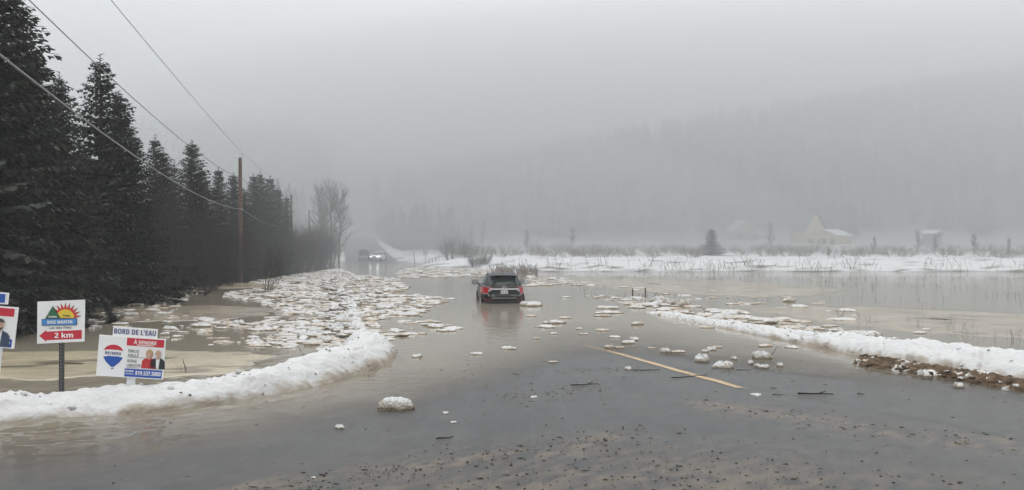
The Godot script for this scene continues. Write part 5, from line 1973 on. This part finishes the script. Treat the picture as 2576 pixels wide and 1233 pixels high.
	obj("grille_bar", b, chrome, o)
	obj("lower_intake", patch(low, func(y: float) -> float: return PI - low.rear(0.72, y), func(y: float) -> float: return PI + low.rear(0.72, y), c.call(0.34), c.call(0.5), 0.012, 10, 3), black, o)
	for s in [-1.0, 1.0]:
		var m := lamp_clear
		if lit:
			m = mat("headlight_lit", 0.8, 0.8, 0.8, 0.2)
			m.emission_enabled = true
			m.emission = Color(0.95, 0.98, 1.0)
			m.emission_energy_multiplier = 1.3
		obj("headlight", patch(low, func(y: float) -> float: return PI - s * low.rear(0.5, y), func(y: float) -> float: return PI - s * low.rear(0.97, y), func(u: float) -> float: return 0.73 + 0.05 * u, func(u: float) -> float: return 0.87 + 0.03 * u, 0.014, 8, 4), m, o)
		if lit:
			var lamp := SpotLight3D.new()
			lamp.name = "headlight_beam"
			lamp.position = Vector3(s * 0.68, 0.8, -2.42)
			lamp.light_energy = 0.06
			lamp.light_color = Color(0.95, 0.98, 1.0)
			lamp.spot_angle = 35.0
			lamp.spot_range = 80.0
			lamp.spot_attenuation = 2.0
			lamp.light_size = 0.18
			lamp.shadow_enabled = true
			o.add_child(lamp, true)
			lamp.rotation.x = -0.02
	return o


func build_cars() -> void:
	var near := spot(1267, 764)
	suv("stranded_car", "dark sport utility car stranded in deep flood water, seen from behind", Vector3(near.x - 0.22, -0.36, near.z - 2.33), 0.11, car_paint("dark_paint", 0.008, 0.0085, 0.0095), false)
	var d := 134.0
	suv("white_car", "white car with headlights on, facing the flood from its far end", Vector3((952 - CX) / F * d, table(RISE, d) - 0.02, -d), PI - 0.18, car_paint("white_paint", 0.62, 0.63, 0.64), true)
	# grey pickup truck beside it, tailgate towards the flood
	d = 139.0
	var o := thing("pickup_truck", "dark grey pickup truck at the far end of the flood, left of the white car", "truck", Vector3((915 - CX) / F * d, table(RISE, d) - 0.02, -d), 0.2)
	var paint := car_paint("grey_paint", 0.06, 0.062, 0.066)
	var glass := mat("tinted_glass", 0.012, 0.02, 0.021, 0.08)
	var black := mat("black_trim", 0.014, 0.014, 0.015, 0.45)
	var chrome := mat("chrome", 0.62, 0.63, 0.64, 0.22, 0.85)
	var low := Shell.new()
	low.rows = [[0.42, 0.90, 2.7, -2.7, 9.0], [0.55, 0.96, 2.75, -2.8, 8.0], [0.9, 0.985, 2.76, -2.8, 8.0], [1.12, 0.975, 2.74, -2.65, 8.0], [1.2, 0.95, 2.72, -2.5, 8.0]]
	obj("body", shell_body(low, 0.42, 1.2, 12, 64, true), paint, o)
	var top := Shell.new()
	top.rows = [[1.15, 0.9, 0.95, -1.35, 6.0], [1.4, 0.86, 0.9, -1.0, 6.0], [1.7, 0.78, 0.8, -0.6, 5.5], [1.84, 0.70, 0.68, -0.4, 5.0]]
	obj("cab", shell_body(top, 1.15, 1.84, 10, 56, true), paint, o)
	var rear := func(sh: Shell, f: float) -> Callable: return func(y: float) -> float: return sh.rear(f, y)
	var c := func(v: float) -> Callable: return func(_u: float) -> float: return v
	obj("rear_window", patch(top, rear.call(top, -0.85), rear.call(top, 0.85), c.call(1.3), c.call(1.7), 0.008), glass, o)
	obj("tailgate", patch(low, rear.call(low, -0.78), rear.call(low, 0.78), c.call(0.68), c.call(1.14), 0.012), paint, o)
	var b := MB.new()
	b.box(Vector3(-0.92, 0.46, 2.74), Vector3(0.92, 0.6, 2.92))
	obj("rear_bumper", b, chrome, o, false)
	b = MB.new()
	b.box(Vector3(-0.16, 0.72, 2.775), Vector3(0.16, 0.86, 2.785))
	obj("number_plate", b, mat("plate_white", 0.6, 0.6, 0.56, 0.5), o, false)
	for s in [-1.0, 1.0]:
		obj("tail_lamp", patch(low, func(y: float) -> float: return s * low.rear(0.83, y), func(y: float) -> float: return s * low.rear(0.99, y), c.call(0.75), c.call(1.12), 0.012), mat("lamp_dark_red", 0.12, 0.01, 0.012, 0.25), o)
		b = MB.new()
		b.box(Vector3(s * 1.12 - 0.13, 1.2, -0.85), Vector3(s * 1.12 + 0.13, 1.42, -0.72))
		b.box(Vector3(s * 0.95 - 0.08, 1.22, -0.82), Vector3(s * 0.95 + 0.08, 1.28, -0.76))
		obj("mirror", b, black, o, false)
		for z in [-1.75, 1.75]:
			wheel(o, Vector3(s * 0.84, 0.4, z), 0.4, 0.26, mat("tyre_rubber", 0.02, 0.02, 0.02, 0.85), chrome)
		for w in [[-0.85, -0.05], [0.02, 0.62]]:
			var z0: float = w[0]
			var z1: float = w[1]
			obj("side_window", patch(top, func(y: float) -> float: return s * top.side(z0, y), func(y: float) -> float: return s * top.side(z1, y), c.call(1.28), c.call(1.7), 0.008, 5, 4), glass, o)
